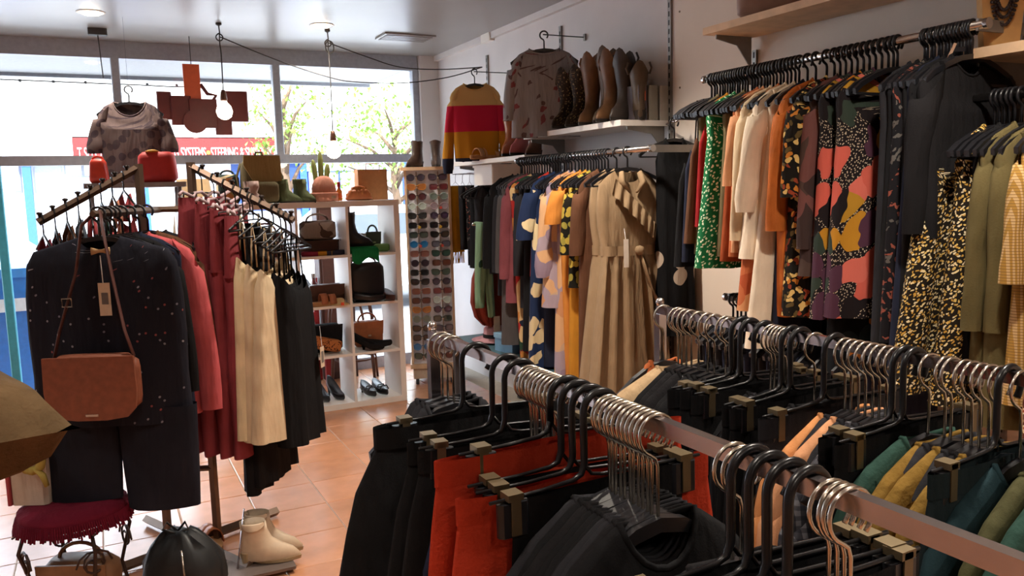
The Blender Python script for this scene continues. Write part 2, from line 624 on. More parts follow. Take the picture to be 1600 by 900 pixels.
def shelf(y0, y1, z, xf, xb, label, mat, brackets):
    t = thing('wall_shelf', label, 'shelf', (xf, y0, z-.03))
    MB().bbox((0, 0, 0), (xb-xf, y1-y0, .03), .002).build('board', mat, t)
    for y in brackets:
        MB().prism([(xb-xf-.016, -.14), (xb-xf-.016, 0), (.05, 0), (.05, -.018), (xb-xf-.1, -.04)], y-y0-.003, y-y0+.003, 'y').build('bracket', TRK, t)
    return t
shelf(3.585, 4.67, 1.865, 2.45, 2.756, 'white wall shelf holding the row of cowboy boots', WHT, (3.6, 4.655))
shelf(4.66, 5.84, 1.74, 2.45, 2.756, 'white wall shelf holding the tan sandals and pink boot', WHT, (4.70, 5.82))
shelf(1.35, 2.94, 2.205, 2.45, 2.72, 'pale wood wall shelf above the high clothes rail', WOODL, (2.91, 1.7))
shelf(.6, 1.67, 1.905, 2.40, 2.72, 'pale wood wall shelf carrying the necklace bust', WOODL, (1.655,))
def rail(y0, y1, z, label, xb, x=2.4):
    t = thing('clothes_rail', label, 'rail', (x, y0, z))
    MB().tube([(0, 0, 0), (0, y1-y0, 0)], .0135, 14).build('tube', CHROME, t, True)
    for y in (.02, y1-y0-.02):
        MB().box((-.01, y-.004, -.018), (xb-x, y+.004, .018)).build('arm', TRK, t)
        MB().lathe([(0, 0), (.017, 0), (.017, .012), (0, .012)], 14).xf(Matrix.Translation((0, 0 if y < .1 else y1-y0, 0)) @ Matrix.Rotation(R(90 if y < .1 else -90), 4, 'X')).build('end_cap', CHROME, t)
    return t
rail(3.25, 4.66, 1.70, 'chrome clothes rail below the boot shelf', 2.77)
rail(1.60, 2.86, 1.972, 'high chrome clothes rail below the pale wood shelf', 2.735)
rail(.9, 1.69, 1.755, 'chrome clothes rail with the olive coats', 2.735)
rail(1.75, 2.72, 1.035, 'low chrome clothes rail under the bright printed dresses', 2.735)

# wire hook rail on the far wall, and the small cupboard panel
t = thing('hook_rail', 'thin wire hook rail on the wall beside the sunglasses stand', 'rail', (2.55, 5.5, 1.655))
MB().tube([(0, 0, 0), (0, .58, 0)], .004, 8).build('rod', STEEL, t, True)
for y in (0.02, .3, .56):
    MB().tube([(0, y, 0), (.205, y, 0)], .004, 8).build('arm', STEEL, t, True)
t = thing('switch_panel', 'white flat service panel on the wall near the window', 'panel', (2.77, 6.45, 1.75))
MB().bbox((-.015, -.11, 0), (0, .11, .46), .003).build('door_panel', WHT, t)
MB().box((-.02, -.09, .2), (-.015, -.08, .27)).build('latch', TRK, t)
t = thing('shelf_bin', 'white plastic box fixed under the sandal shelf', 'box', (2.62, 5.45, 1.56))
MB().bbox((-.1, -.16, 0), (.14, .16, .13), .008).build('body', WHT, t)
MB().box((-.105, -.165, .13), (.14, .165, .145)).build('rim', WHT, t)

# ================================================================ STREET OUTSIDE
pav = struct(MB().box((-14, 7.0, -.15), (16, 10.2, -.02)).build('pavement', plain('concrete_pavement', '#b9b4ac', .85)))
MB().box((-14, 10.2, -.15), (16, 10.35, -.02)).build('kerb', plain('kerb', '#a8a49c', .85), pav)
struct(MB().box((-30, 10.35, -.25), (32, 19.0, -.14)).build('road', plain('asphalt', '#77777a', .9)))
struct(MB().box((-30, 19.0, -.25), (32, 60, -.05)).build('far_pavement', plain('far_concrete', '#bdb8b0', .85)))
# awning over the pavement
aw = thing('awning', 'flat grey shop awning over the pavement outside the window', 'awning', (-4, 7.05, 2.64))
MB().box((0, 0, 0), (6.605, 1.28, .04)).build('soffit', plain('awning_soffit', '#9a9a9c', .5), aw)
MB().box((0, 1.28, -.03), (6.605, 1.33, .16)).build('fascia', plain('awning_edge', '#77777c', .5), aw)
MB().box((6.605, 0, -.0), (6.64, 1.33, .12)).build('end_trim', plain('awning_edge', '#77777c'), aw)
for k in range(6):
    MB().box((.4+k*1.1, .02, .04), (.46+k*1.1, 1.28, .12)).build('joist', DARKG, aw)
t = thing('festoon_line', 'thin dark cable with clips along the awning edge', 'cable', (-1.2, 8.30, 2.58))
cord('cable', [(0, 0, 0), (.8, 0, -.01), (1.6, 0, -.02), (2.05, 0, -.02), (2.1, -.2, .05)], .006, CORD, t)
for k in range(8):
    MB().lathe([(0, -.014), (.012, -.01), (.012, .01), (0, .014)], 8, (.2+k*.25, 0, -.012)).build('clip', CORD, t)

# opposite shop
BX0, BX1, BY = -16, 22, 20.0
bld = thing('shop_building', 'single-storey shop across the street with red sign band and blue pillars', 'building', (0, BY, 0))
BW = plain('painted_render', '#d9dbe2', .8)
BB = plain('blue_paint', '#2f5fc4', .6)
BN = plain('navy_paint', '#24407c', .6)
MB().box((BX0, .05, 0), (BX1, 6, 2.42)).build('wall', BW, bld)
MB().box((BX0, -.1, 2.9), (BX1, 6, 4.3)).build('parapet', plain('parapet', '#e6e2da', .8), bld)
MB().box((BX0, -.25, 2.42), (-.35, .05, 2.9)).build('canopy_panel', plain('pale_panel', '#e4e4e8', .7), bld)
sg = MB().box((-.35, -.3, 2.40), (3.95, .05, 2.86)).build('sign_band', plain('sign_red', '#8c1a16', .6), bld)
MB().box((3.95, -.25, 2.42), (BX1, .05, 2.9)).build('canopy_panel', BW, bld)
def text(s_, size, loc, mat, parent, name='lettering', rot=(R(90), 0, 0), sx=1, fit=0):
    cu = bpy.data.curves.new(name, 'FONT')
    cu.body = s_
    cu.size = size
    cu.extrude = .01*size
    ob = bpy.data.objects.new(name, cu)
    COL.objects.link(ob)
    dg = bpy.context.evaluated_depsgraph_get()
    me = bpy.data.meshes.new_from_object(ob.evaluated_get(dg))
    bpy.data.objects.remove(ob)
    if fit:
        xs_ = [v_.co.x for v_ in me.vertices]
        sx = fit/(max(xs_)-min(xs_))
    me.materials.clear()
    me.materials.append(mat)
    o = link(name, me, parent)
    o.location = loc
    o.rotation_euler = rot
    o.scale = (sx, 1, 1)
    return o
LW = plain('letter_white', '#f4f4f2', .6)
text('T SPECIAL', .33, (-.27, -.32, 2.43), LW, bld, fit=.62)
text('G SYSTEMS', .33, (1.62, -.32, 2.43), LW, bld, fit=.66)
text('\u2022', .33, (2.28, -.32, 2.43), plain('dot_yellow', '#e8a030', .6), bld)
text('STEERING & SUSPENSION', .33, (2.39, -.32, 2.43), LW, bld, fit=1.5)
# shopfront under the canopy: blue pillars, window grids, navy panels
for x in (-2.2, -1.32, .9, 4.4, 7.0, 9.5):
    MB().box((x, -.12, 0), (x+.16, .06, 2.42)).build('pillar', BB, bld)
PA = plain('bright_pane', '#eef2f6', .2)
FR = plain('mullion_grey', '#777b84', .5)
def far_window(xa, xb, za, zb, nx, nz, wallmat=None):
    wdw = MB().box((xa, 0, za), (xb, .055, zb)).build('window', wallmat or FR, bld)
    dx, dz = (xb-xa)/nx, (zb-za)/nz
    for i in range(nx):
        for j in range(nz):
            MB().box((xa+i*dx+.03, -.012, za+j*dz+.03), (xa+(i+1)*dx-.03, .0, za+(j+1)*dz-.03)).build('pane', PA, wdw)
far_window(-3.4, -1.36, 1.75, 2.35, 3, 2)
far_window(-.55, .5, 1.75, 2.35, 3, 2)
far_window(-.45, .8, .2, 1.6, 2, 1)
MB().box((-1.1, -.02, 1.72), (-.6, .05, 2.38)).build('wall_panel', plain('grey_panel', '#8d9096', .7), bld)
far_window(4.6, 6.9, .6, 2.1, 3, 2, BN)
far_window(7.2, 9.4, .6, 2.1, 3, 2, BN)
MB().box((2.85, -.06, 1.2), (4.38, .05, 2.38)).build('navy_panel', BN, bld)
text('AUTOMOTIVE', .2, (3.05, -.08, 2.0), LW, bld, sx=.8)
text('SERVICES', .2, (3.05, -.08, 1.77), LW, bld, sx=.8)
MB().box((5.95, -.2, 1.45), (6.4, -.15, 1.85)).build('notice_board', plain('yellow_board', '#e8d34a', .6), bld)

# street trees
def leaf_mat(n_, col):
    return plain(n_, col, .6, 0, .3, .3, 6)
TRUNK = plain('bark', '#6a5442', .9)
def tree(loc, h, crown, n, label, col, seed):
    rnd = random.Random(seed)
    t = thing('street_tree', label, 'tree', loc, 0, None)
    mb = MB().tube([(0, 0, -.1), (.05, 0, h*.3), (-.04, .05, h*.55), (.03, 0, h*.85)], [.12, .1, .07, .03], 8)
    tips = []
    for k in range(9):
        a = k*2.4
        z = h*(.4+.05*k)
        e = (math.cos(a)*crown*.7, math.sin(a)*crown*.7, z+h*.18)
        mb.tube([(0, 0, z), (e[0]*.5, e[1]*.5, z+h*.12), e], [.05, .03, .012], 6)
        tips.append(e)
    mb.build('trunk', TRUNK, t, True)
    lf = MB()
    for k in range(n):
        b = rnd.choice(tips)
        r_ = crown*.55
        p = Vector((b[0]+rnd.gauss(0, r_*.5), b[1]+rnd.gauss(0, r_*.5), b[2]+rnd.gauss(0, r_*.42)))
        s_ = rnd.uniform(.045, .095)
        M = Matrix.Rotation(rnd.uniform(0, 6.3), 3, 'Z') @ Matrix.Rotation(rnd.uniform(-1.2, 1.2), 3, 'X')
        q = [(0, 0, 0), (s_*.45, s_*.5, s_*.12), (0, s_*1.5, 0), (-s_*.45, s_*.5, s_*.12)]
        lf.add([p+M @ Vector(v_) for v_ in q], [(0, 1, 2), (0, 2, 3)])
    stuff(lf.build('foliage', leaf_mat('leaf_'+col, col), t))
tree((3.2, 15.6, 0), 3.9, .65, 900, 'slim pale green street tree beside the red sign band', '#8aa04a', 3)
tree((5.4, 15.8, 0), 3.3, 1.5, 2600, 'broad green street tree across the road behind the beanie', '#7d9a44', 5)
tree((7.6, 16.0, 0), 3.2, 1.1, 1200, 'small green street tree near the far wall corner', '#86a052', 9)

# parked cars
def car(loc, rz, body, label):
    t = thing('parked_car', label, 'car', loc, rz)
    side = [(-2.1, .35), (-2.15, .75), (-1.95, .95), (-1.2, 1.02), (-.65, 1.45), (.75, 1.48), (1.35, 1.05), (2.0, .92), (2.15, .7), (2.12, .35)]
    rs = []
    for y, s_, dz in ((-.85, .97, 0), (-.8, 1, .0), (.8, 1, 0), (.85, .97, 0)):
        rs.append([(x*s_, y*(1 if z < 1.0 else .86), z) for x, z in side])
    MB().rings(rs).build('body', body, t)
    GLS = plain('car_glass', '#38424c', .08, 0, .8)
    for sd in (-1, 1):
        yy = sd*.74
        MB().box((-.55, min(yy, yy+sd*.03), 1.08), (.05, max(yy, yy+sd*.03), 1.38)).build('side_window', GLS, t)
        MB().box((.12, min(yy, yy+sd*.03), 1.08), (.75, max(yy, yy+sd*.03), 1.38)).build('side_window', GLS, t)
        for x in (-1.35, 1.35):
            w_ = MB().lathe([(0, -.1), (.2, -.1), (.31, -.09), (.32, .0), (.31, .09), (.2, .1), (0, .1)], 18).xf(Matrix.Translation((x, sd*.78, .32)) @ Matrix.Rotation(R(90), 4, 'X')).build('wheel', plain('tyre', '#1c1c1e', .8), t, True)
            MB().lathe([(0, -.11), (.18, -.105), (.18, .105), (0, .11)], 14).xf(Matrix.Translation((x, sd*.78, .32)) @ Matrix.Rotation(R(90), 4, 'X')).build('hub', STEEL, w_)
    MB().box((2.1, -.7, .6), (2.16, -.4, .74)).build('headlight', PA, t)
    MB().box((2.1, .4, .6), (2.16, .7, .74)).build('headlight', PA, t)
    MB().box((-2.17, -.7, .66), (-2.1, -.4, .8)).build('tail_light', plain('tail_red', '#c02a20', .4), t)
    MB().box((-2.17, .4, .66), (-2.1, .7, .8)).build('tail_light', plain('tail_red', '#c02a20', .4), t)
car((3.6, 12.0, -.14), 0, plain('car_white', '#e8eaee', .25), 'white hatchback parked at the kerb behind the cube shelf')
car((-1.9, 12.3, -.14), PI, plain('car_silver', '#dfe2e6', .25), 'silver hatchback parked outside beyond the blue bin')
# blue wheelie bin on the pavement
t = thing('wheelie_bin', 'bright blue wheelie bin standing outside the window', 'bin', (-.63, 7.55, -.02))
BLU = plain('bin_blue', '#2b7fd0', .5)
MB().rings([[(x*s_, y*s_, z) for x, y in ((-.25, -.27), (.25, -.27), (.25, .27), (-.25, .27))] for s_, z in ((.82, .06), (.9, .5), (1, .98))]).build('body', BLU, t)
MB().bbox((-.27, -.29, .98), (.27, .29, 1.05), .03).build('lid', plain('lid_blue', '#3f93dc', .5), t)
MB().tube([(-.2, .3, .93), (-.2, .36, .95), (.2, .36, .95), (.2, .3, .93)], .015, 8).build('handle', BLU, t, True)
MB().box((-.2, -.272, .72), (.2, -.262, .82)).build('label_strip', LW, t)
for sd in (-1, 1):
    MB().lathe([(0, -.025), (.09, -.025), (.1, 0), (.09, .025), (0, .025)], 14).xf(Matrix.Translation((sd*.24, .24, .1)) @ Matrix.Rotation(R(90), 4, 'Y')).build('wheel', DARKG, t)

# ================================================================ HANGERS
def hook_pts(r=.021, stem=.075, wr=.004, end=245):
    # hook bears on a rail whose top lies .0135 above the origin
    cz_ = .0135-r+wr
    n = 18
    pts = [(r*math.cos(a), 0, cz_+r*math.sin(a)) for a in [R(-45)+k*R(end+45)/n for k in range(n+1)]]
    if end > 200:
        pts += [(-r*.12, 0, cz_-r*1.12), (0, 0, cz_-r*1.5)]
        pts.append((0, 0, -stem))
    return pts
def mk_plastic():
    h = MB().tube(hook_pts(.024, .085, .0048), .0048, 7).data('hook', BLKP, True)
    b = MB()
    prof = [(0, -.082), (.05, -.088), (.11, -.108), (.17, -.135), (.205, -.16)]
    top = [(x, z) for x, z in prof]
    out = [(-x, z) for x, z in prof[::-1]][:-1]+top
    low = [(x*.985, z-.016) for x, z in out]
    b.prism(out+low[::-1], -.006, .006, 'y')
    b.box((-.198, -.004, -.178), (.198, .004, -.17))
    return h, b.data('shoulder_bar', BLKP)
def mk_wire():
    h = MB().tube(hook_pts(.028, .125, .0026), .0026, 7).data('hook', BRASS, True)
    b = MB()
    prof = [(0, -.122), (.04, -.13), (.09, -.158), (.14, -.198), (.165, -.222)]
    out = [(-x, z) for x, z in prof[::-1]][:-1]+prof
    low = [(x*.985, z-.02) for x, z in out]
    b.prism(out+low[::-1], -.007, .007, 'y')
    return h, b.data('shoulder_bar', BLKP)
def mk_clip(zb=-.105):
    # broad black hook whose straight stem bends over into the bar
    r = .030
    pts = hook_pts(r, .0, .0055, 180)
    pp = pts+[(-r, 0, -.05), (-r, 0, zb+.022), (-r-.006, 0, zb+.006), (-r-.02, 0, zb), (-.1, 0, zb-.004), (-.185, 0, zb-.006)]
    h = MB().tube(pp, [.0056]*(len(pts)+2)+[.0046, .0036, .003, .0028], 8).data('hook', BLKM, True)
    b = MB().tube([(-r, 0, zb+.02), (-r+.012, 0, zb+.004), (.0, 0, zb), (.1, 0, zb-.004), (.185, 0, zb-.006)], .0029, 8)
    b.tube([(-.13, 0, zb-.034), (.13, 0, zb-.034)], .0024, 6)
    b = b.data('bar', BLKM, True)
    p = MB().bbox((-.024, -.009, zb-.058), (.024, .009, zb-.01), .006).data('clip_pad', BLKP)
    k = MB()
    for y0_, y1_ in ((-.0125, -.010), (.010, .0125)):
        k.box((-.0075, y0_, zb-.055), (.0075, y1_, zb+.002))
    k.box((-.012, -.0125, zb-.006), (.012, .0125, zb+.004))
    return h, b, p, k.data('clip_spring', GUN)
HP, HW, HC, HK = mk_plastic(), mk_wire(), mk_clip(), mk_clip(-.066)
def mk_thin():
    pp = hook_pts(.02, .06, .0022)
    h = MB().tube(pp, .0032, 6).data('hook', BLKM, True)
    b = MB().tube([(-.19, 0, -.135), (-.19, 0, -.128), (-.04, 0, -.075), (0, 0, -.062), (.04, 0, -.075), (.19, 0, -.128), (.19, 0, -.135), (-.19, 0, -.135)], .0042, 6).data('wire_frame', BLKM, True)
    return h, b
HT = mk_thin()
def mk_short():
    h = MB().tube(hook_pts(.02, .09, .0026), .0026, 6).data('hook', BLKM, True)
    b = MB().tube([(-.15, 0, -.108), (-.148, 0, -.095), (0, 0, -.09), (.148, 0, -.095), (.15, 0, -.108)], .0032, 6).data('bar', BLKM, True)
    return h, b
HS = mk_short()
def hanger(kind, loc, rz, label, group, tilt=0):
    t = thing({'c': 'clip_hanger', 'k': 'clip_hanger', 's': 'skirt_hanger'}.get(kind, 'clothes_hanger'), label, 'hanger', loc, 0, group, rot=(0, tilt, rz))
    if kind in 'ck':
        hc = HC if kind == 'c' else HK
        link('hook', hc[0], t)
        link('bar', hc[1], t)
        for x in (-.15, .15):
            cp = link('clip', hc[2], t)
            cp.location = (x, 0, 0)
            link('spring', hc[3], cp)
    else:
        h = {'p': HP, 'w': HW, 't': HT, 's': HS}[kind]
        link('hook', h[0], t)
        link('shoulder_bar', h[1], t)
    return t
DROP = {'p': -.078, 'w': -.115, 'c': -.118, 'k': -.079, 't': -.06}

# ================================================================ GARMENTS
def ring(wd, tk, zs, zf, zb, fold, k, ph, n=30, asym=0, yoff=0):
    out = []
    for i in range(n):
        a = 2*PI*i/n
        ca, sa = math.cos(a), math.sin(a)
        x = wd*math.copysign(abs(ca)**.75, ca)
        y = tk*math.copysign(abs(sa)**.8, sa)
        q = x/max(wd, .01)
        y += fold*math.sin(k*q*PI+ph)+.45*fold*math.sin(k*2.3*q*PI+ph*1.7)
        z = zs+((zf if sa < 0 else zb)-zs)*abs(sa)**1.2
        out.append((x+asym, y+yoff, z))
    return out
def body_top(sh=.2, L=.65, hem=.2, tk=.03, nw=.07, fold=.008, k=2.5, ph=0, dip=.06, waist=None, rows=9, wave=0, sw=0, slope=1.0):
    q = slope
    rs = [ring(nw, .022, -.006, -.01-dip, -.02, 0, k, ph),
          ring(nw+.012, .028, -.012, -.02-dip, -.03, 0, k, ph),
          ring((nw+sh)*.52, .034, -.035*q, -.05*q-dip, -.06*q, 0, k, ph),
          ring(sh*.93, .036, -.07*q, -.10*q-dip*.8, -.11*q, 0, k, ph),
          ring(sh, tk, -.10*q, -.14*q-dip*.5, -.15*q, fold*.2, k, ph)]
    z0 = -.19*q
    for j in range(rows+1):
        u = j/rows
        z = z0+(-L-z0)*u
        wd = sh*.97+(hem-sh*.97)*u
        if waist and u < .75:
            wd -= waist*math.exp(-((u-.32)/.12)**2)
        zz = z-wave*(math.sin(ph+u)*.5+.5) if j == rows else z
        rs.append(ring(wd, tk*(1+.3*u), z, zz, zz, fold*(.25+.75*u), k, ph, asym=sw*u))
    return MB().rings(rs, False)
def sleeve(side, sh, Ls, r0=.06, r1=.045, out=.05, tk=.5, bend=0, ph=0, cuff=None, slope=1.0):
    rs = []
    for j in range(9):
        u = j/8
        r = r0+(r1-r0)*u
        if cuff:
            r += cuff*math.exp(-((u-.82)/.12)**2)
        cx = side*(sh-.035+out*math.sin(u*PI*.5)+bend*u*u)
        cz = -.085*slope-Ls*u
        row = []
        for i in range(14):
            a = 2*PI*i/14
            row.append((cx+r*math.cos(a)*(.75 if u > .1 else .6), r*tk*math.sin(a)+.004*math.sin(9*u+ph+a*2), cz+(side*r*math.cos(a)*-.75 if u < .12 else 0)))
        rs.append(row)
    return MB().rings(rs, False)
def straps_body(sh=.16, L=.6, hem=.2, tk=.028, fold=.01, k=3, ph=0, top=-.16, rows=10, waist=0, sw=0, vneck=.04):
    rs = [ring(sh*.86, tk*.7, top+.02, top-vneck, top-.02, 0, k, ph)]
    for j in range(rows+1):
        u = j/rows
        z = top-.06+(-L-top+.06)*u
        wd = sh+(hem-sh)*u-waist*math.exp(-((u-.25)/.1)**2)
        rs.append(ring(wd, tk*(1+.4*u), z, z, z, fold*(.3+.7*u), k, ph, asym=sw*u))
    return MB().rings(rs, False)
def hung_rows(w0, L, hem, tk, fold, k, ph, curve=.6, rows=10, sw=0):
    rs = [ring(w0*.98, tk*.35, 0, 0, 0, 0, k, ph), ring(w0, tk*.45, -.04, -.04, -.04, 0, k, ph)]
    for j in range(1, rows+1):
        u = j/rows
        z = -.04-(L-.04)*u
        wd = w0+(hem-w0)*u**curve
        rs.append(ring(wd, tk*(.6+.6*u), z, z, z, fold*u, k, ph, asym=sw*u))
    return MB().rings(rs, False)
def leg_tube(side, w0, L, hem, tk, ph):
    rs = []
    for j in range(9):
        u = j/8
        z = -.24-(L-.24)*u
        wd = w0*.49+(hem-w0*.49)*u
        cx = side*(w0*.5+.012*u)
        rs.append([(cx+wd*math.copysign(abs(math.cos(2*PI*i/16))**.8, math.cos(2*PI*i/16)), tk*math.sin(2*PI*i/16)+.006*math.sin(3*u*PI+ph+i), z) for i in range(16)])
    return MB().rings(rs, False)
def garment(name, kind, mat, loc, rz, label, cat, group=None, tagc=False, tilt=0, **k):
    """kinds: top, cami, skirt, trousers, scarf"""
    t = thing(name, label, cat, loc, 0, group, rot=(0, tilt, rz))
    sl = k.pop('sl', None)
    slm = k.pop('slm', None)
    srad = k.pop('srad', .0035)
    if kind == 'top':
        body_top(**k).build('body', mat, t, True)
        if sl:
            for sd in (-1, 1):
                sleeve(sd, k.get('sh', .2), slope=k.get('slope', 1.0), **sl).build('sleeve', slm or mat, t, True)
        # neckband
        nw = k.get('nw', .07)
        dip = k.get('dip', .06)
        n = 20
        MB().tube([(nw*math.cos(2*PI*i/n), .022*math.sin(2*PI*i/n), -.006+((-.004-dip) if math.sin(2*PI*i/n) < 0 else -.014)*abs(math.sin(2*PI*i/n))**1.2) for i in range(n)], .005, 6, True).build('neckband', slm or mat, t, True)
    elif kind == 'cami':
        straps_body(**k).build('body', mat, t, True)
        top = k.get('top', -.16)
        sh = k.get('sh', .16)
        for sd in (-1, 1):
            MB().tube([(sd*sh*.55, -.012, top-.0), (sd*sh*.5, -.006, top*.45), (sd*sh*.48, .004, -.02), (sd*sh*.5, .012, top*.6), (sd*sh*.55, .014, top)], srad, 6).build('strap', mat, t, True)
    elif kind == 'skirt':
        hung_rows(**k).build('body', mat, t, True)
        w0 = k['w0']
        MB().rings([ring(w0*1.004, k['tk']*.5, z, z, z, 0, 1, 0) for z in (.004, -.035)], False).build('waistband', mat, t, True)
    elif kind == 'trousers':
        w0, L, hem, tk, ph = k['w0'], k['L'], k['hem'], k['tk'], k.get('ph', 0)
        MB().rings([ring(w0*.93, tk*.5, 0, 0, 0, 0, 1, 0), ring(w0*.95, tk*.6, -.05, -.05, -.05, 0, 1, 0), ring(w0, tk*.9, -.15, -.15, -.15, 0, 1, 0), ring(w0*1.02, tk, -.25, -.25, -.25, 0, 1, 0)], False).build('body', mat, t, True)
        for sd in (-1, 1):
            leg_tube(sd, w0, L, hem, tk, ph).build('trouser_leg', mat, t, True)
    if tagc:
        z, x, y = tagc
        MB().tube([(x, y, z+.09), (x+.004, y-.004, z)], .0012, 5).build('tag_string', LW, t)
        tg = MB().box((x-.02, y-.006, z-.09), (x+.02, y-.0045, z)).build('price_tag', plain('card', '#cdb9a0', .8), t)
        MB().box((x-.012, y-.0068, z-.07), (x+.012, y-.0062, z-.02)).build('barcode', plain('barcode', '#6a6460', .8), tg)
    return t
def hang(hk, x, y, z, rz, name, kind, mat, label, cat, hlabel, hgroup, group=None, jit=.05, **k):
    a = rz+random.uniform(-jit, jit)
    tl = random.uniform(-.02, .02)
    if hk == 'p' and group is None and len(label.split()) <= 12:
        hlabel = 'black hanger inside the '+label
    hanger(hk, (x, y, z), a, hlabel, hgroup, tl)
    return garment(name, kind, mat, (x, y, z+DROP[hk]), a, label, cat, group, tilt=tl, **k)

# ---------------------------------------------------------------- cloths
F = fabric
K_BLACK = F('black_cloth', '#18181a')
K_BLACK2 = F('black_knit', '#1d1c1e', .95, 220, .7)
K_CHAR = F('charcoal_cloth', '#28282c')
K_NAVY = F('navy_cloth', '#222636')
K_BROWN = F('brown_cloth', '#5b3d2c')
K_KHAKI = F('khaki_cloth', '#6b6146')
K_RED = F('red_cloth', '#8d1f22')
K_MUST = F('mustard_cloth', '#b67d2a')
K_RUST = F('rust_cloth', '#8f4526')
K_TERRA = F('terracotta_cloth', '#b0633e')
K_PEACH = F('peach_cloth', '#c9916a')
K_CREAM = F('cream_cloth', '#d3bd9c')
K_WHITE = F('white_chiffon', '#dccbb4', .8)
K_ORANGE = F('orange_jacquard', '#b8642a', .6, 60, .8, .3)
K_MAROON = F('maroon_cloth', '#7a4248')
K_GREY = F('grey_cloth', '#4b4848')
K_TAN = F('tan_linen', '#927a5e', .9, 250, .5)
K_OLIVE = F('olive_wool', '#5e5436', .95, 180, .7)
K_ORSK = F('orange_wool', '#b23a24', .95, 200, .6)
K_MINT = F('mint_cloth', '#7fa183')
K_YEL = F('yellow_scarf', '#c08a1c')
K_GREEN = F('green_knit', '#2c463e', .95, 200, .7)
K_MKNIT = F('mustard_knit', '#7c602c', .95, 160, .9)
K_BEIGE = F('beige_knit', '#b59a78', .95, 180, .8)
K_PINK = F('dusty_rose', '#a4484e')
K_CORAL = F('coral_cloth', '#b9565a')
K_DENIM = F('dark_denim', '#23283c', .9, 260, .6)
P_GREEN = cells('green_dot_print', '#17653a', ['#cfe0c4', '#b8d4b0', '#e2e6c8'], 62, .25, .02)
P_BFLO = cells('black_floral', '#16130f', ['#b9742c', '#8a3c24', '#cfae6a', '#5a4a2a'], 38, .36, .06)
P_BOLD = cells('bold_floral', '#1a1416', ['#b07c24', '#c05a4c', '#1a1416', '#a87c26', '#c86658', '#2f3a32', '#4a2c3c', '#1a1416'], 15, .55, .10, .8, None, (1, 1, .8), ('#b8a890', 120))
P_BOLD2 = cells('orange_moons', '#14181c', ['#c97a2a', '#14181c', '#b9692a', '#283438', '#14181c'], 11, .5, .03)
P_YDOT = cells('yellow_daisy_print', '#1d1710', ['#cfae62', '#dcc896', '#b98f3e', '#d8caa8'], 92, .31, .02)
P_CIRC = cells('circle_print', '#5a2e20', ['#e0cfae', '#d8b890'], 46, .40, .0, .8, '#9a3c24')
P_BDOT = cells('black_big_spots', '#0f0f11', ['#0f0f11', '#a89888', '#0f0f11', '#8a3438', '#0f0f11'], 7.5, .33)
P_NAVYF = cells('navy_cream_floral', '#1d2a48', ['#1d2a48', '#d8c49a', '#1d2a48', '#c8b48c', '#1d2a48'], 13, .55, .10)
P_LILAC = cells('peach_lilac_print', '#b69a80', ['#c49a72', '#8c7a8a', '#b8845e', '#9a8a94'], 11, .9, .12)
P_YB = cells('yellow_black_ikat', '#17150f', ['#a8913c', '#8c8038'], 24, .42, .03)
P_REDP = cells('red_patch_print', '#43242a', ['#9c2a28', '#b7763a', '#27402f', '#c9aa7c', '#222838'], 16, .9, .08)
P_RUSTF = cells('rust_cream_floral', '#c58a5e', ['#a04a2a', '#c58a5e', '#b0603a'], 14, .55, .1)
P_SHEER = cells('brown_rose_sheer', '#4a3a34', ['#6a4440', '#4a3a34', '#3a2c2a'], 11, .9, .1)
P_STARS = cells('navy_star_print', '#1d1e28', ['#1d1e28', '#8a8a92', '#1d1e28', '#1d1e28', '#8a4a4a', '#1d1e28', '#1d1e28', '#1d1e28', '#7a7a86', '#1d1e28', '#1d1e28', '#1d1e28'], 32, .13)
P_BW = cells('black_white_fleck', '#17161a', ['#5a5652', '#17161a', '#8a4a3c'], 40, .3, .1)
P_GREYF = cells('grey_floral_jersey', '#8c898b', ['#8c898b', '#7c444a', '#8c898b', '#8c898b', '#5c4a4a', '#8c898b'], 20, .33, .10, .85, None, (1.5, 1, 1))
P_BLOUSE = cells('taupe_dot_chiffon', '#5c4e4c', ['#40353a', '#463a3c'], 15, .36, .03)
P_CHECK = check('orange_check', '#a8803c', '#c9a878', '#7a5a34', 40)
P_PLAID = check('grey_plaid', '#3a3a40', '#6a6a70', '#22222a', 18)

LS = dict(Ls=.52, r0=.07, r1=.045)
SS = dict(Ls=.2, r0=.075, r1=.07, out=.07)
S34 = dict(Ls=.36, r0=.07, r1=.06)

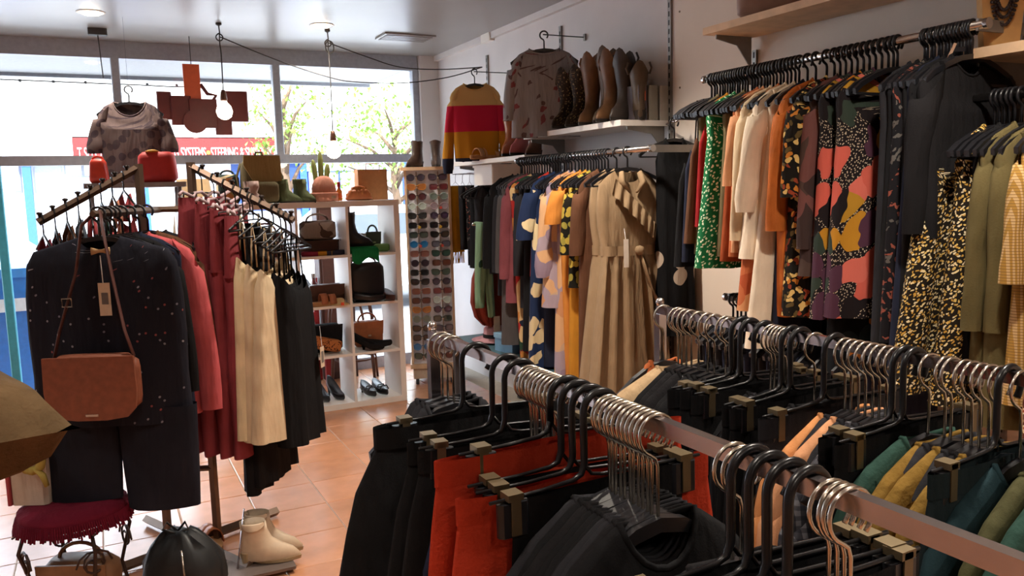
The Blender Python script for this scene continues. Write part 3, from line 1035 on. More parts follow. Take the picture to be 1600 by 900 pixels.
# ================================================================ HIGH WALL RAIL
HX = 2.4
hr_l, hr_g = 'black plastic hanger packed on the high wall rail', 'black hangers on the high wall rail'
Z1 = 1.972
up = [
 (2.80, 'cami', K_BLACK, dict(sh=.19, L=.72, hem=.22, top=-.3), 'black strappy dress at the rail end by the slotted track', 'dress'),
 (2.765, 'cami', K_NAVY, dict(sh=.18, L=.70, hem=.2, top=-.25), 'navy strappy dress beside the black strappy one', 'dress'),
 (2.735, 'cami', K_BROWN, dict(sh=.18, L=.62, hem=.21, top=-.2), 'brown satin top hanging next to the navy strappy dress', 'top'),
 (2.705, 'top', K_KHAKI, dict(sh=.17, L=.66, hem=.19), 'khaki green blouse between the brown satin top and the red one', 'blouse'),
 (2.675, 'cami', K_RED, dict(sh=.18, L=.55, hem=.19, top=-.15), 'deep red top beside the green dotted dress', 'top'),
 (2.648, 'top', K_MUST, dict(sh=.18, L=.66, hem=.22), 'mustard yellow dress half hidden by the green dotted one', 'dress'),
 (2.60, 'top', P_GREEN, dict(sh=.2, L=.71, hem=.25, tk=.05, fold=.02, k=2), 'green dress with small white dots', 'dress'),
 (2.545, 'top', K_KHAKI, dict(sh=.17, L=.66, hem=.2, tk=.035), 'dark khaki dress right after the green dotted dress', 'dress'),
 (2.505, 'cami', K_RUST, dict(sh=.17, L=.68, hem=.2, top=-.14), 'rust brown camisole dress with thin straps', 'dress'),
 (2.475, 'top', K_TERRA, dict(sh=.19, L=.66, hem=.2), 'terracotta sleeveless top beside the rust camisole dress', 'top'),
 (2.44, 'top', K_PEACH, dict(sh=.2, L=.64, hem=.22, sl=dict(Ls=.3, r0=.06, r1=.05)), 'peach blouse beside the cream knit', 'blouse'),
 (2.405, 'top', K_CREAM, dict(sh=.215, L=.62, hem=.22, tk=.04, sl=dict(Ls=.5, r0=.06, r1=.05)), 'cream knit with long sleeves', 'jumper'),
 (2.365, 'top', P_RUSTF, dict(sh=.18, L=.86, hem=.23, tk=.04, fold=.015), 'rust and cream floral dress under the white blouse', 'dress'),
 (2.325, 'top', K_WHITE, dict(sh=.21, L=.66, hem=.24, tk=.05, fold=.02, k=3, sl=dict(Ls=.40, r0=.07, r1=.05, out=.07, cuff=.012)), 'off-white chiffon blouse with wide gathered sleeves', 'blouse'),
 (2.285, 'top', K_WHITE, dict(sh=.19, L=.98, hem=.27, tk=.035, fold=.016, sw=-.03), 'long off-white shirt dress with a trailing hem', 'dress'),
 (2.245, 'top', K_NAVY, dict(sh=.18, L=.95, hem=.2, tk=.03), 'dark navy dress between the off-white dress and the orange one', 'dress'),
 (2.195, 'top', K_ORANGE, dict(sh=.215, L=.86, hem=.21, tk=.055, fold=.012, sl=dict(Ls=.46, r0=.07, r1=.055)), 'orange jacquard coat dress with raised pattern', 'dress'),
 (2.135, 'top', P_BFLO, dict(sh=.21, L=.85, hem=.23, tk=.06, fold=.018, sl=dict(Ls=.34, r0=.08, r1=.06)), 'black dress with small orange and cream flowers', 'dress'),
 (2.085, 'top', P_SHEER, dict(sh=.19, L=.7, hem=.23, tk=.04, sl=LS), 'sheer brown and rose patterned blouse', 'blouse'),
 (2.035, 'top', P_BOLD, dict(sh=.21, L=.84, hem=.25, tk=.045, fold=.018, ph=1), 'bold mustard and coral flower print dress beside the sheer brown blouse', 'dress'),
 (1.985, 'top', P_BOLD2, dict(sh=.18, L=1.04, hem=.2, tk=.04, fold=.014), 'long dark dress with orange half-moon print at the hem', 'dress'),
 (1.935, 'top', P_BOLD, dict(sh=.215, L=.83, hem=.24, tk=.05, fold=.02, ph=2.5), 'bold mustard and coral flower print dress beside the gap in the hangers', 'dress'),
]
for i, (y, kd, mt, kw, lb, cat) in enumerate(up):
    kw.setdefault('ph', i*1.3)
    g_ = None
    hang('p', HX, y, Z1, 0, {'dress': 'dress', 'top': 'top', 'blouse': 'blouse', 'jumper': 'jumper'}[cat], kd, mt, lb, cat, hr_l, hr_g, g_, **kw)
# tightly packed spare hangers make the dense row of hooks
for y in [2.82, 2.785, 2.75, 2.72, 2.69, 2.66, 2.63, 2.615, 2.575, 2.56, 2.525, 2.49, 2.458, 2.42, 2.385, 2.345]:
    hanger('p', (HX, y, Z1), random.uniform(-.05, .05), hr_l, hr_g)
for y in (2.16, 2.11, 2.06, 2.01, 1.96, 1.915, 1.90):
    hanger('p', (HX, y, Z1), random.uniform(-.05, .05), hr_l, hr_g)
# dark garments after the gap
dk = [
 (1.80, K_CHAR, dict(sh=.2, L=.9, hem=.23), 'dark charcoal dress right after the gap on the high rail'),
 (1.775, K_BLACK, dict(sh=.2, L=.95, hem=.22), 'black dress packed on the high rail'),
 (1.75, P_BW, dict(sh=.21, L=.88, hem=.24), 'black dress with sparse grey and red flecks'),
 (1.728, K_BLACK, dict(sh=.2, L=.92, hem=.22), 'black dress packed on the high rail'),
 (1.705, K_NAVY, dict(sh=.2, L=1.0, hem=.25), 'very dark navy long dress among the black ones'),
 (1.683, K_BLACK, dict(sh=.21, L=.9, hem=.23), 'black dress packed on the high rail'),
 (1.66, K_BLACK2, dict(sh=.215, L=.55, hem=.22, tk=.05, sl=dict(Ls=.45, r0=.08, r1=.05)), 'black knit jumper at the near end of the high rail'),
]
for i, (y, mt, kw, lb) in enumerate(dk):
    hang('p', HX, y, Z1, 0, 'dress' if 'jumper' not in lb else 'jumper', 'top', mt, lb, 'dress' if 'jumper' not in lb else 'jumper', hr_l, hr_g, 'black dresses on the high rail' if 'packed' in lb else None, tk=kw.pop('tk', .03), ph=i*2.1, fold=.012, **kw)
for y in (1.79, 1.765, 1.74, 1.717, 1.694, 1.672, 1.65, 1.64):
    hanger('p', (HX, y, Z1), random.uniform(-.05, .05), hr_l, hr_g)
# rail with the olive coats
Z2 = 1.755
ol_l, ol_g = 'black plastic hanger on the rail of olive coats', 'hangers on the olive coat rail'
oc = [
 (1.545, 'top', P_YDOT, dict(sh=.17, L=.82, hem=.25, tk=.05, fold=.016), 'black dress with dense yellow daisy print, slimmer one beside the olive coat', 'dress'),
 (1.50, 'top', K_BLACK, dict(sh=.17, L=.75, hem=.2), 'black dress between the two daisy print dresses', 'dress'),
 (1.455, 'top', K_OLIVE, dict(sh=.2, L=.74, hem=.21, tk=.03, sl=dict(Ls=.5, r0=.06, r1=.05)), 'olive wool coat behind the longer olive coat', 'coat'),
 (1.40, 'top', K_OLIVE, dict(sh=.205, L=.86, hem=.215, tk=.05, nw=.06, sl=dict(Ls=.5, r0=.065, r1=.055, out=.02)), 'long olive wool coat nearest the orange check shirt', 'coat'),
 (1.335, 'top', P_CHECK, dict(sh=.2, L=.78, hem=.22, tk=.035, sl=S34), 'orange and tan check shirt beside the olive coats', 'shirt'),
 (1.29, 'top', P_CIRC, dict(sh=.21, L=.86, hem=.26, tk=.04), 'brown dress with pale circle print', 'dress'),
 (1.24, 'top', K_GREEN, dict(sh=.2, L=.9, hem=.25, tk=.04), 'dark green dress after the circle print dress', 'dress'),
]
for i, (y, kd, mt, kw, lb, cat) in enumerate(oc):
    hang('p', HX, y, Z2, 0, cat, kd, mt, lb, cat, ol_l, ol_g, None, ph=i*1.1, **kw)
# the other daisy dress hangs at the far end of the coat rail
hang('p', HX-.03, 1.64, Z2, 0.0, 'dress', 'top', P_YDOT, 'long black dress with dense yellow daisy print at the coat rail end', 'dress', ol_l, ol_g, None, sh=.17, L=.80, hem=.27, tk=.05, fold=.02, nw=.06)
for y in (1.56, 1.53, 1.515, 1.48, 1.43, 1.37, 1.31, 1.27):
    hanger('p', (HX, y, Z2), random.uniform(-.05, .05), ol_l, ol_g)
# low rail under the prints
Z3 = 1.035
for i, y in enumerate([2.68, 2.655, 2.63, 2.605, 2.58, 2.53, 2.49, 2.42, 2.40, 2.36, 2.33, 2.29, 2.25, 2.20, 2.16, 2.12, 2.05, 2.0, 1.95, 1.9, 1.85]):
    hang('p', HX, y, Z3, 0, 'top', 'top', [K_BLACK, K_CHAR, K_NAVY][i % 3], 'dark top on the low rail under the printed dresses', 'top', 'black plastic hanger on the low wall rail', 'black hangers on the low wall rail', 'dark tops on the low rail', sh=.19, L=.55+.1*random.random(), hem=.2, tk=.012, ph=i)

# ================================================================ MID WALL RAIL
ZM = 1.70
mr_l, mr_g = 'black plastic hanger on the rail below the boots', 'black hangers on the rail below the boots'
mid = [
 (4.60, 'top', K_BLACK, dict(sh=.23, L=.62, hem=.24, tk=.05, sl=dict(Ls=.5, r0=.08, r1=.05)), 'black jacket at the window end of the rail', 'jacket'),
 (4.53, 'top', K_CHAR, dict(sh=.21, L=.75, hem=.22, tk=.04, sl=LS), 'charcoal jacket beside the black jacket', 'jacket'),
 (4.47, 'top', K_GREY, dict(sh=.21, L=1.05, hem=.22, tk=.04, sl=LS), 'long grey coat beside the maroon coat', 'coat'),
 (4.41, 'top', K_MAROON, dict(sh=.215, L=.78, hem=.23, tk=.045, sl=dict(Ls=.55, r0=.07, r1=.05)), 'dusty maroon coat with long sleeves', 'coat'),
 (4.345, 'top', P_REDP, dict(sh=.22, L=1.12, hem=.2, tk=.04, fold=.015), 'long dress with red, green and tan patchwork print', 'dress'),
 (4.28, 'top', K_CHAR, dict(sh=.19, L=.8, hem=.2, tk=.03, sl=LS), 'dark charcoal shirt after the patchwork dress', 'shirt'),
 (4.21, 'top', K_BLACK, dict(sh=.19, L=1.05, hem=.21, tk=.035), 'long black dress between charcoal shirt and navy floral dress', 'dress'),
 (4.15, 'top', F('scarlet_cloth', '#b8352a'), dict(sh=.18, L=.6, hem=.2, tk=.03), 'scarlet top peeking out before the navy floral dress', 'top'),
 (4.08, 'top', P_NAVYF, dict(sh=.22, L=1.18, hem=.26, tk=.06, fold=.02, sl=dict(Ls=.3, r0=.08, r1=.07, out=.08)), 'long navy dress with cream flowers', 'dress'),
 (4.0, 'top', K_NAVY, dict(sh=.19, L=1.1, hem=.22, tk=.035), 'plain dark navy dress behind the peach and lilac blouse', 'dress'),
 (3.92, 'top', P_LILAC, dict(sh=.21, L=.75, hem=.25, tk=.06, fold=.02, sl=dict(Ls=.5, r0=.08, r1=.07, cuff=.02)), 'sheer peach and lilac blouse with full sleeves', 'blouse'),
 (3.86, 'top', P_LILAC, dict(sh=.18, L=1.2, hem=.22, tk=.05, fold=.015), 'long peach and lilac sheer dress', 'dress'),
 (3.80, 'top', F('apricot_cloth', '#c07c38'), dict(sh=.21, L=1.22, hem=.2, tk=.04, fold=.01, sl=SS), 'apricot orange dress with short sleeves', 'dress'),
 (3.745, 'top', K_MUST, dict(sh=.17, L=1.2, hem=.2, tk=.045), 'long mustard dress behind the yellow ikat blouse', 'dress'),
 (3.69, 'top', P_YB, dict(sh=.2, L=.62, hem=.22, tk=.04, sl=S34), 'yellow and black ikat blouse', 'blouse'),
 (3.63, 'top', K_BROWN, dict(sh=.19, L=1.2, hem=.22, tk=.04, sl=S34), 'brown belted dress beside the ikat blouse', 'dress'),
]
for i, (y, kd, mt, kw, lb, cat) in enumerate(mid):
    kw.setdefault('ph', i*1.7)
    hang('p', HX, y, ZM, 0, cat, kd, mt, lb, cat, mr_l, mr_g, None, **kw)
for y in [4.62, 4.565, 4.5, 4.44, 4.38, 4.31, 4.25, 4.18, 4.12, 4.05, 4.03, 3.96, 3.89, 3.83, 3.77, 3.72, 3.66]:
    hanger('p', (HX, y, ZM), random.uniform(-.05, .05), mr_l, mr_g)
# khaki linen dresses with frills and tie belts
def linen_dress(x, y, rz, label, ph, frill):
    hanger('p', (x, y, ZM), rz, mr_l, mr_g)
    t = thing('dress', label, 'dress', (x, y, ZM-.078), rz)
    rs = [ring(.075, .02, -.01, -.08, -.03, 0, 1, 0), ring(.12, .03, -.04, -.12, -.08, 0, 1, 0), ring(.165, .04, -.09, -.16, -.14, 0, 1, 0),
          ring(.175, .05, -.2, -.2, -.2, .004, 3, ph), ring(.17, .05, -.3, -.3, -.3, .006, 3, ph), ring(.145, .045, -.42, -.42, -.42, .006, 4, ph)]
    for j in range(1, 10):
        u = j/9
        z = -.42-.80*u
        rs.append(ring(.15+.10*u, .05+.03*u, z, z, z, .014+.030*u, 5.5, ph, 64))
    n = 64
    rs = [ring(*([.075, .02, -.01, -.08, -.03, 0, 1, 0]), n=n), ring(.12, .03, -.04, -.12, -.08, 0, 1, 0, n=n), ring(.165, .04, -.09, -.16, -.14, 0, 1, 0, n=n), ring(.175, .05, -.2, -.2, -.2, .004, 3, ph, n=n), ring(.17, .05, -.3, -.3, -.3, .006, 3, ph, n=n), ring(.145, .045, -.42, -.42, -.42, .006, 4, ph, n=n)]+rs[6:]
    MB().rings(rs, False).build('body', K_TAN, t, True)
    b = MB().rings([ring(.152, .053, z, z, z, .006, 4, ph, n) for z in (-.395, -.445)], False).build('belt', K_TAN, t, True)
    MB().tube([(.03, -.06, -.42), (.05, -.075, -.5), (.09, -.07, -.62), (.16, -.06, -.74)], [.012, .016, .018, .02], 8, flat=.35).build('belt_tail', K_TAN, b, True)
    MB().lathe([(0, -.025), (.02, -.018), (.026, 0), (.02, .018), (0, .025)], 10, (.03, -.062, -.42)).build('belt_knot', K_TAN, b, True)
    if frill:
        # ruffle running from the shoulder across the chest
        P = [Vector(p) for p in ((-.09, -.045, -.06), (-.03, -.065, -.13), (.04, -.07, -.2), (.1, -.06, -.26), (.14, -.045, -.30))]
        up_, lo_ = [], []
        for i in range(33):
            u = i/32*4
            a = min(int(u), 3)
            p = P[a].lerp(P[a+1], u-a)
            wv = math.sin(i*1.25)*.016
            up_.append(p)
            lo_.append(p+Vector((-.028, -.018+wv, -.075)))
        vs = up_+lo_
        MB().add(vs, [(i, i+1, 33+i+1, 33+i) for i in range(32)]).build('frill', K_TAN, t, True)
        for sx in (-1, 1):
            MB().tube([(sx*.05, -.03, -.03), (sx*.06, -.05, -.08), (sx*.02, -.055, -.13)], [.018, .024, .012], 8, flat=.6).build('neck_bow', K_TAN, t, True)
    MB().tube([(-.05, -.05, -.30), (-.052, -.07, -.36)], .0012, 5).build('tag_string', LW, t)
    MB().box((-.066, -.078, -.5), (-.04, -.076, -.36)).build('price_tag', plain('card_white', '#e6ddd0', .8), t)
    return t
linen_dress(2.4, 3.55, .05, 'khaki linen dress with tie belt, tucked behind the frilled one', .8, True)
linen_dress(2.39, 3.44, -.12, 'khaki linen dress with shoulder frill and tie belt at the rail end', 2.2, True)
t = garment('dress', 'top', P_BDOT, (2.62, 3.36, 1.76), -.1, 'black dress with large red and grey spots beside the wall edge', 'dress', None, sh=.1, L=1.0, hem=.11, tk=.06, nw=.05, fold=.012, sl=None)
hanger('p', (2.62, 3.36, 1.838), -.1, 'black plastic hanger holding the big-spot dress', None)
bpy.data.objects  # keep
ar = thing('wall_hook', 'short steel wall hook holding the big-spot dress', 'hook', (2.62, 3.36, 1.838))
MB().tube([(0, -.03, 0), (0, .02, 0), (.06, .14, 0), (.142, .2, 0)], .006, 8).build('rod', STEEL, ar, True)
MB().box((.136, .185, -.03), (.15, .23, .03)).build('wall_plate', TRK, ar)

# ================================================================ NEAR DOUBLE RACKS
def floor_rack(x, y0, y1, z, label):
    t = thing('garment_rack', label, 'rack', (x, y0, 0))
    L = y1-y0
    MB().bbox((-.0075, 0, z-.02), (.0075, L, z), .002).build('rail', STEEL, t)
    for y in (.01, L-.01):
        p = MB().box((-.011, y-.011, .06), (.011, y+.011, z-.02)).build('post', STEEL, t)
        MB().lathe([(0, 0), (.008, 0), (.011, .008), (.008, .018), (0, .02)], 10, (0, y, z)).build('finial', CHROME, p, True)
        f_ = MB().bbox((-.24, y-.014, .035), (.24, y+.014, .062), .003).build('foot', STEEL, t)
        for sx in (-.22, .22):
            MB().lathe([(0, -.01), (.016, -.01), (.018, 0), (.016, .01), (0, .01)], 12).xf(Matrix.Translation((sx, y, .018)) @ Matrix.Rotation(R(90), 4, 'X')).build('castor', DARKG, f_, True)
    MB().box((-.01, 0, .06), (.01, L, .08)).build('base_bar', STEEL, t)
    return t
ZR = 1.222
floor_rack(.63, -.5, 1.66, ZR, 'chrome garment rack with orange skirts, nearer the tiled aisle')
floor_rack(1.24, -.5, 1.66, ZR, 'chrome garment rack with mustard knits, nearer the wall rails')
a_l, a_g = 'wire-hook hanger, orange skirt rack', 'wire-hook hangers on the orange skirt rack'
ac_l, ac_g = 'black clip hanger, orange skirt rack', 'clip hangers on the orange skirt rack'
b_l, b_g = 'wire-hook hanger, mustard knit rack', 'wire-hook hangers on the mustard knit rack'
bc_l, bc_g = 'black clip hanger, mustard knit rack', 'clip hangers on the mustard knit rack'
ZC = ZR-.0135
def seg(y, side):
    tab = ((1.5, 'beside the far post'), (1.4, 'first clip from the far post'), (1.21, 'in the pair of clips before the wire bunch'), (1.09, 'in the bunch just beyond the orange skirts'), (.97, 'among the orange skirts'), (.84, 'in the bunch just after the orange skirts'), (.68, 'in the pair before four black clips'), (.575, 'in the row of four black clips'), (-1, 'past the four black clips')) if side == 'a' else (
        (1.42, 'in the far bunch by the beige jumpers'), (1.38, 'in the pair after the far bunch'), (1.275, 'in the trio of clips'), (1.22, 'in the bunch after the trio of clips'), (1.13, 'in the pair of clips midway'), (1.09, 'on the lone clip before the apricot shirt'), (.96, 'in the bunch with the apricot shirt'), (.925, 'in the clips beside the green jumper'), (.77, 'among the mustard knits'), (-1, 'past the mustard knits'))
    for lim, tx in tab:
        if y > lim:
            return tx
GEN = set()
def rk(x, y, kind, nm, gk, mat, lb, cat, grp, side, jit=.06, rz=0, **k):
    sg_ = seg(y, side)
    l_, g_ = ((ac_l, ac_g) if kind in 'ck' else (a_l, a_g)) if side == 'a' else ((bc_l, bc_g) if kind in 'ck' else (b_l, b_g))
    return hang(kind, x, y, ZC, rz, nm, gk, mat, lb+(', '+sg_ if lb in GEN else ''), cat, l_+', '+sg_, g_, grp, jit=jit, **k)
bt = 'black top, orange skirt rack'
GEN.update((bt, 'black top, mustard knit rack', 'clipped black skirt, orange skirt rack', 'clipped black skirt, mustard knit rack'))
XA = .63
def blacktop(y, side='a', x=XA, mat=None, lb=bt, grp='black tops on the orange skirt rack', rz=0, **k):
    d = dict(sh=.18, L=.62, hem=.2, tk=.016, nw=.06, slope=1.55)
    d.update(k)
    rk(x, y, 'w', 'top', 'top', mat or random.choice([K_BLACK, K_BLACK2, K_CHAR]), lb, 'top', grp, side, rz=rz, ph=y*40, **d)
def blackskirt(y, side='a', x=XA, lb='clipped black skirt, orange skirt rack', grp='black skirts on the orange skirt rack', mat=None, **k):
    d = dict(w0=.19, L=.6, hem=.24, tk=.03, fold=.012, k=3, curve=.7)
    d.update(k)
    rk(x, y, 'c', 'skirt', 'skirt', mat or K_BLACK, lb, 'skirt', grp, side, ph=y*30, **d)
for y in (1.60, 1.57, 1.54):
    blacktop(y, sh=.13, L=.5, hem=.14, mat=K_CHAR, lb='slim charcoal top at the aisle end of the rack with orange skirts', grp='slim charcoal tops')
blackskirt(1.42, lb='black flared skirt on the first clip hanger from the far post', grp=None, L=.8, hem=.37, tk=.06, curve=.6, w0=.21)
blackskirt(1.285, L=.75, hem=.3, curve=.7)
blackskirt(1.235, L=.75, hem=.28, curve=.7)
for i in range(9):
    blacktop(1.20-i*.0125, mat=K_DENIM if i == 3 else None, **(dict(lb='dark denim jacket among the black tops', grp=None, sh=.225) if i == 3 else {}))
rk(XA, 1.078, 'k', 'skirt', 'skirt', K_ORSK, 'orange wool skirt hanging next to the wire-hook black tops', 'skirt', 'orange wool skirts', 'a', jit=.0, rz=.02, w0=.225, L=.62, hem=.28, tk=.03, fold=.012, k=2, ph=0, curve=.8)
rk(XA, 1.045, 'c', 'skirt', 'skirt', K_BLACK, 'clipped black skirt, orange skirt rack', 'skirt', 'black skirts on the orange skirt rack', 'a', jit=.0, w0=.17, L=.5, hem=.19, tk=.012, fold=.006, k=2, ph=0, curve=.8)
rk(XA, 1.012, 'c', 'skirt', 'skirt', K_ORSK, 'orange wool skirt with a black skirt on either side', 'skirt', 'orange wool skirts', 'a', jit=.0, rz=-.05, w0=.215, L=.62, hem=.27, tk=.03, fold=.012, k=2, ph=2, curve=.8)
rk(XA, .982, 'c', 'skirt', 'skirt', K_BLACK, 'clipped black skirt, orange skirt rack', 'skirt', 'black skirts on the orange skirt rack', 'a', jit=.0, rz=.03, w0=.15, L=.45, hem=.17, tk=.012, fold=.006, k=2, ph=0, curve=.8)
for i in range(12):
    blacktop(.962-i*.0105, sh=.18+.012*random.random(), tk=.018)
for y in (.702, .688):
    blacktop(y, sh=.18, tk=.02)
for y in (.672, .645, .617, .590):
    blackskirt(y, w0=.185, L=.6, hem=.22, tk=.02)
for y in (.562, .553, .545, .537):
    blacktop(y, sh=.185, tk=.014, lb='dark grey-black top at the near end of the rack with orange skirts', grp='near end tops on the orange skirt rack', mat=K_CHAR)

XB = 1.24
bt2 = 'black top, mustard knit rack'
def btop(y, lb=bt2, grp='black tops on the mustard knit rack', mat=None, rz=0, **k):
    blacktop(y, 'b', XB, mat, lb, grp, rz, **k)
for i, y in enumerate((1.58, 1.565, 1.548, 1.53)):
    if i < 2:
        btop(y, sh=.26, L=.6, hem=.25, tk=.03, mat=K_BEIGE, lb='beige knit jumper at the far end of the rack with mustard knits', grp='beige knit jumpers', sl=dict(Ls=.45, r0=.07, r1=.05, out=.02))
    else:
        btop(y, sh=.21, tk=.025)
btop(1.635, mat=F('apricot_strip', '#b8663c'), lb='narrow apricot scarf top by the far post of the mustard knit rack', grp=None, sh=.1, nw=.04, L=.5, hem=.1)
for y in (1.50, 1.47, 1.445):
    btop(y, sh=.205, tk=.018)
for y in (1.41, 1.395):
    btop(y, sh=.21)
bsk = 'clipped black skirt, mustard knit rack'
for y in (1.356, 1.33, 1.288):
    blackskirt(y, 'b', XB, bsk, 'black skirts on the mustard knit rack', w0=.195, L=.6, hem=.22, tk=.025)
for i in range(5):
    btop(1.268-i*.0105)
for y in (1.212, 1.188):
    blackskirt(y, 'b', XB, bsk, 'black skirts on the mustard knit rack', w0=.19, L=.6, hem=.22, tk=.025)
btop(1.15)
blackskirt(1.102, 'b', XB, bsk, 'black skirts on the mustard knit rack', w0=.195, L=.6, hem=.22, tk=.03, mat=K_CHAR)
cols8 = [(F('apricot_shirt', '#c98a58'), 'apricot shirt among dark tops on the rack with mustard knits'), (None, None), (K_PEACH, 'pale peach shirt beside the apricot shirt'), (None, None), (P_PLAID, 'grey plaid shirt beside the pale peach shirt'), (None, None), (None, None), (None, None)]
for i, (mt, lb) in enumerate(cols8):
    y = 1.078-i*.0155
    if mt:
        btop(y, sh=.215, tk=.03, mat=mt, lb=lb, grp=None, sl=dict(Ls=.4, r0=.06, r1=.05, out=.02))
    else:
        btop(y)
for y in (.949, .93):
    blackskirt(y, 'b', XB, bsk, 'black skirts on the mustard knit rack', w0=.195, L=.6, hem=.22, tk=.02)
near = [(.90, K_GREEN, 'dark green knit jumper beside the mustard ones'), (.872, K_MKNIT, 'mustard knit jumper beside the dark green one'), (.838, K_MKNIT, 'thick mustard knit jumper between two other mustard ones'), (.795, K_MKNIT, 'mustard knit jumper beside the black tops and clip hanger')]
for y, mt, lb in near:
    btop(y, mat=mt, lb=lb, grp=None, sh=.205, L=.6, hem=.22, tk=.05, slope=1.25, sl=dict(Ls=.45, r0=.06, r1=.05, out=.01))
for y in (.86, .825, .81, .78):
    btop(y)
for y in (.765,):
    blackskirt(y, 'b', XB, bsk, 'black skirts on the mustard knit rack', mat=F('dark_teal', '#1c2629'))
for y, mt, lb in ((.745, F('teal_top', '#22363c'), 'dark teal top near the end of the rack with mustard knits'), (.70, F('olive_shirt', '#47462e'), 'olive shirt near the end of the rack with mustard knits'), (.66, K_GREEN, 'dark green shirt at the end of the rack with mustard knits')):
    btop(y, mat=mt, lb=lb, grp=None, sh=.22, tk=.03)

# ================================================================ FOUR-WAY RACK
rkx = thing('four_way_rack', 'bronze square-tube four-way garment rack with sloping arms', 'rack', (.27, 3.72, 0))
def bar(p, q, s_, name, mat, parent, org):
    p, q = Vector(p)-Vector(org), Vector(q)-Vector(org)
    return MB().tube([p, q], s_*.72, 4).build(name, mat, parent)
org = (.27, 3.72, 0)
bar((.168, 3.77, .03), (.168, 3.77, 1.67), .025, 'post', RACKM, rkx, org)
bar((.365, 3.70, .03), (.365, 3.70, 1.672), .025, 'post', RACKM, rkx, org)
bar((.168, 3.77, .35), (.365, 3.70, .35), .018, 'cross_bar', RACKM, rkx, org)
bar((.168, 3.77, 1.48), (.365, 3.70, 1.48), .018, 'cross_bar', RACKM, rkx, org)
PEG = plain('peg_dark', '#2e2624', .4, .4)
def arm(p, q, n):
    b = bar(p, q, .022, 'arm', RACKM, rkx, org)
    P, Q = Vector(p)-Vector(org), Vector(q)-Vector(org)
    for k in range(n):
        u = .12+.86*k/(n-1)
        pt = P.lerp(Q, u)+Vector((0, 0, .016))
        MB().lathe([(0, 0), (.006, 0), (.006, .008), (.011, .012), (.011, .018), (0, .021)], 10, pt).build('peg', PEG, b, True)
    e = Q+(Q-P).normalized()*.004
    return b
AA0, AA1 = (.168, 3.77, 1.655), (-.21, 3.72, 1.445)
AB0, AB1 = (.365, 3.70, 1.655), (.725, 3.45, 1.42)
AC0, AC1 = (.235, 3.75, 1.478), (-.015, 3.2, 1.478)
arm(AA0, AA1, 8)
arm(AB0, AB1, 7)
bar(AC0, AC1, .018, 'front_arm', RACKM, rkx, org)
for a_ in (0.4, 2.0, 3.54, 5.14):
    bar((.27+.0*math.cos(a_), 3.72, .028), (.27+.42*math.cos(a_), 3.72+.42*math.sin(a_), .028), .03, 'base_leg', RACKM, rkx, org)
MB().bbox((.0, -.48, .018), (.34, -.28, .03), .004).build('base_plate', plain('base_plate_grey', '#6f625c', .5, .4), rkx)

def along(p, q, u):
    return tuple(Vector(p).lerp(Vector(q), u))
# front arm: navy star dress in front, coral shirt and others behind
aC = math.atan2(AC1[1]-AC0[1], AC1[0]-AC0[0])+R(90)
fl_l, fl_g = 'black hanger on the front arm of the bronze rack', 'hangers on the front arm'
fr = [(.22, K_CHAR, 'charcoal jacket deepest on the front arm of the bronze rack', 'jacket', dict(sh=.2, L=.7, hem=.2, sl=LS)),
      (.36, K_BROWN, 'brown patterned shirt behind the coral shirt on the front arm', 'shirt', dict(sh=.21, L=.7, hem=.21, sl=LS)),
      (.50, K_CORAL, 'coral pink shirt with long sleeve behind the navy dress', 'shirt', dict(sh=.235, L=.72, hem=.23, tk=.05, sl=dict(Ls=.62, r0=.075, r1=.055, out=.07))),
      (.62, K_NAVY, 'plain navy top right behind the star print dress', 'top', dict(sh=.21, L=.7, hem=.21)),
      (.72, K_BLACK, 'black top between navy top and the star print dress', 'top', dict(sh=.21, L=.75, hem=.22, sl=LS))]
for u, mt, lb, cat, kw in fr:
    x, y, z = along(AC0, AC1, u)
    hang('p', x, y, z+.004, aC, cat, 'top', mt, lb, cat, fl_l, fl_g, None, jit=.03, **kw)
for u in (.78, .84):
    x, y, z = along(AC0, AC1, u)
    hanger('p', (x, y, z+.004), aC, fl_l, fl_g)
x, y, z = along(AC0, AC1, .93)
hanger('p', (x, y, z+.004), aC, fl_l, fl_g)
nav = thing('dress', 'navy star print jumpsuit with split legs, front of the bronze rack', 'dress', (x, y, z-.074), aC)
rs = [ring(.07, .02, -.006, -.05, -.02, 0, 1, 0), ring(.15, .034, -.03, -.075, -.06, 0, 1, 0), ring(.235, .04, -.055, -.11, -.1, 0, 1, 0), ring(.262, .045, -.10, -.15, -.14, 0, 1, 0)]
for zz, wd in ((-.22, .272), (-.36, .275), (-.50, .27), (-.62, .275), (-.68, .28)):
    rs.append(ring(wd, .055, zz, zz, zz, .008, 2.5, 1))
MB().rings(rs, False).build('body', P_STARS, nav, True)
for cx, w0, w1, zb in ((-.135, .15, .138, -.96), (.15, .142, .13, -1.0)):
    MB().rings([[(cx+(w0+(w1-w0)*u)*math.copysign(abs(math.cos(2*PI*i/18))**.7, math.cos(2*PI*i/18)), .045*math.sin(2*PI*i/18)+.008*math.sin(i*1.1+u*3), -.62+(zb+.62)*u) for i in range(18)] for u in [k/6 for k in range(7)]], False).build('leg', F('ink_cloth', '#1f2029'), nav, True)
bw = MB()
bw.rings([[(.02+sx*w_, -.05-.004*math.cos(a), -.055+h_*math.sin(a)) for a in [k*PI/4 for k in range(8)]] for sx, w_, h_ in ((-1, .032, .014), (-1, .006, .006), (1, .006, .006), (1, .032, .014))])
bw.build('bow_clip', plain('tan_bow', '#b8966a', .6), nav, True)
MB().tube([(.02, -.055, -.07), (.025, -.062, -.17)], .0015, 5).build('tag_string', LW, nav)
tg = MB().box((.008, -.066, -.28), (.048, -.064, -.165), RZ(0)).build('price_tag', plain('card', '#cdb9a0', .8), nav)
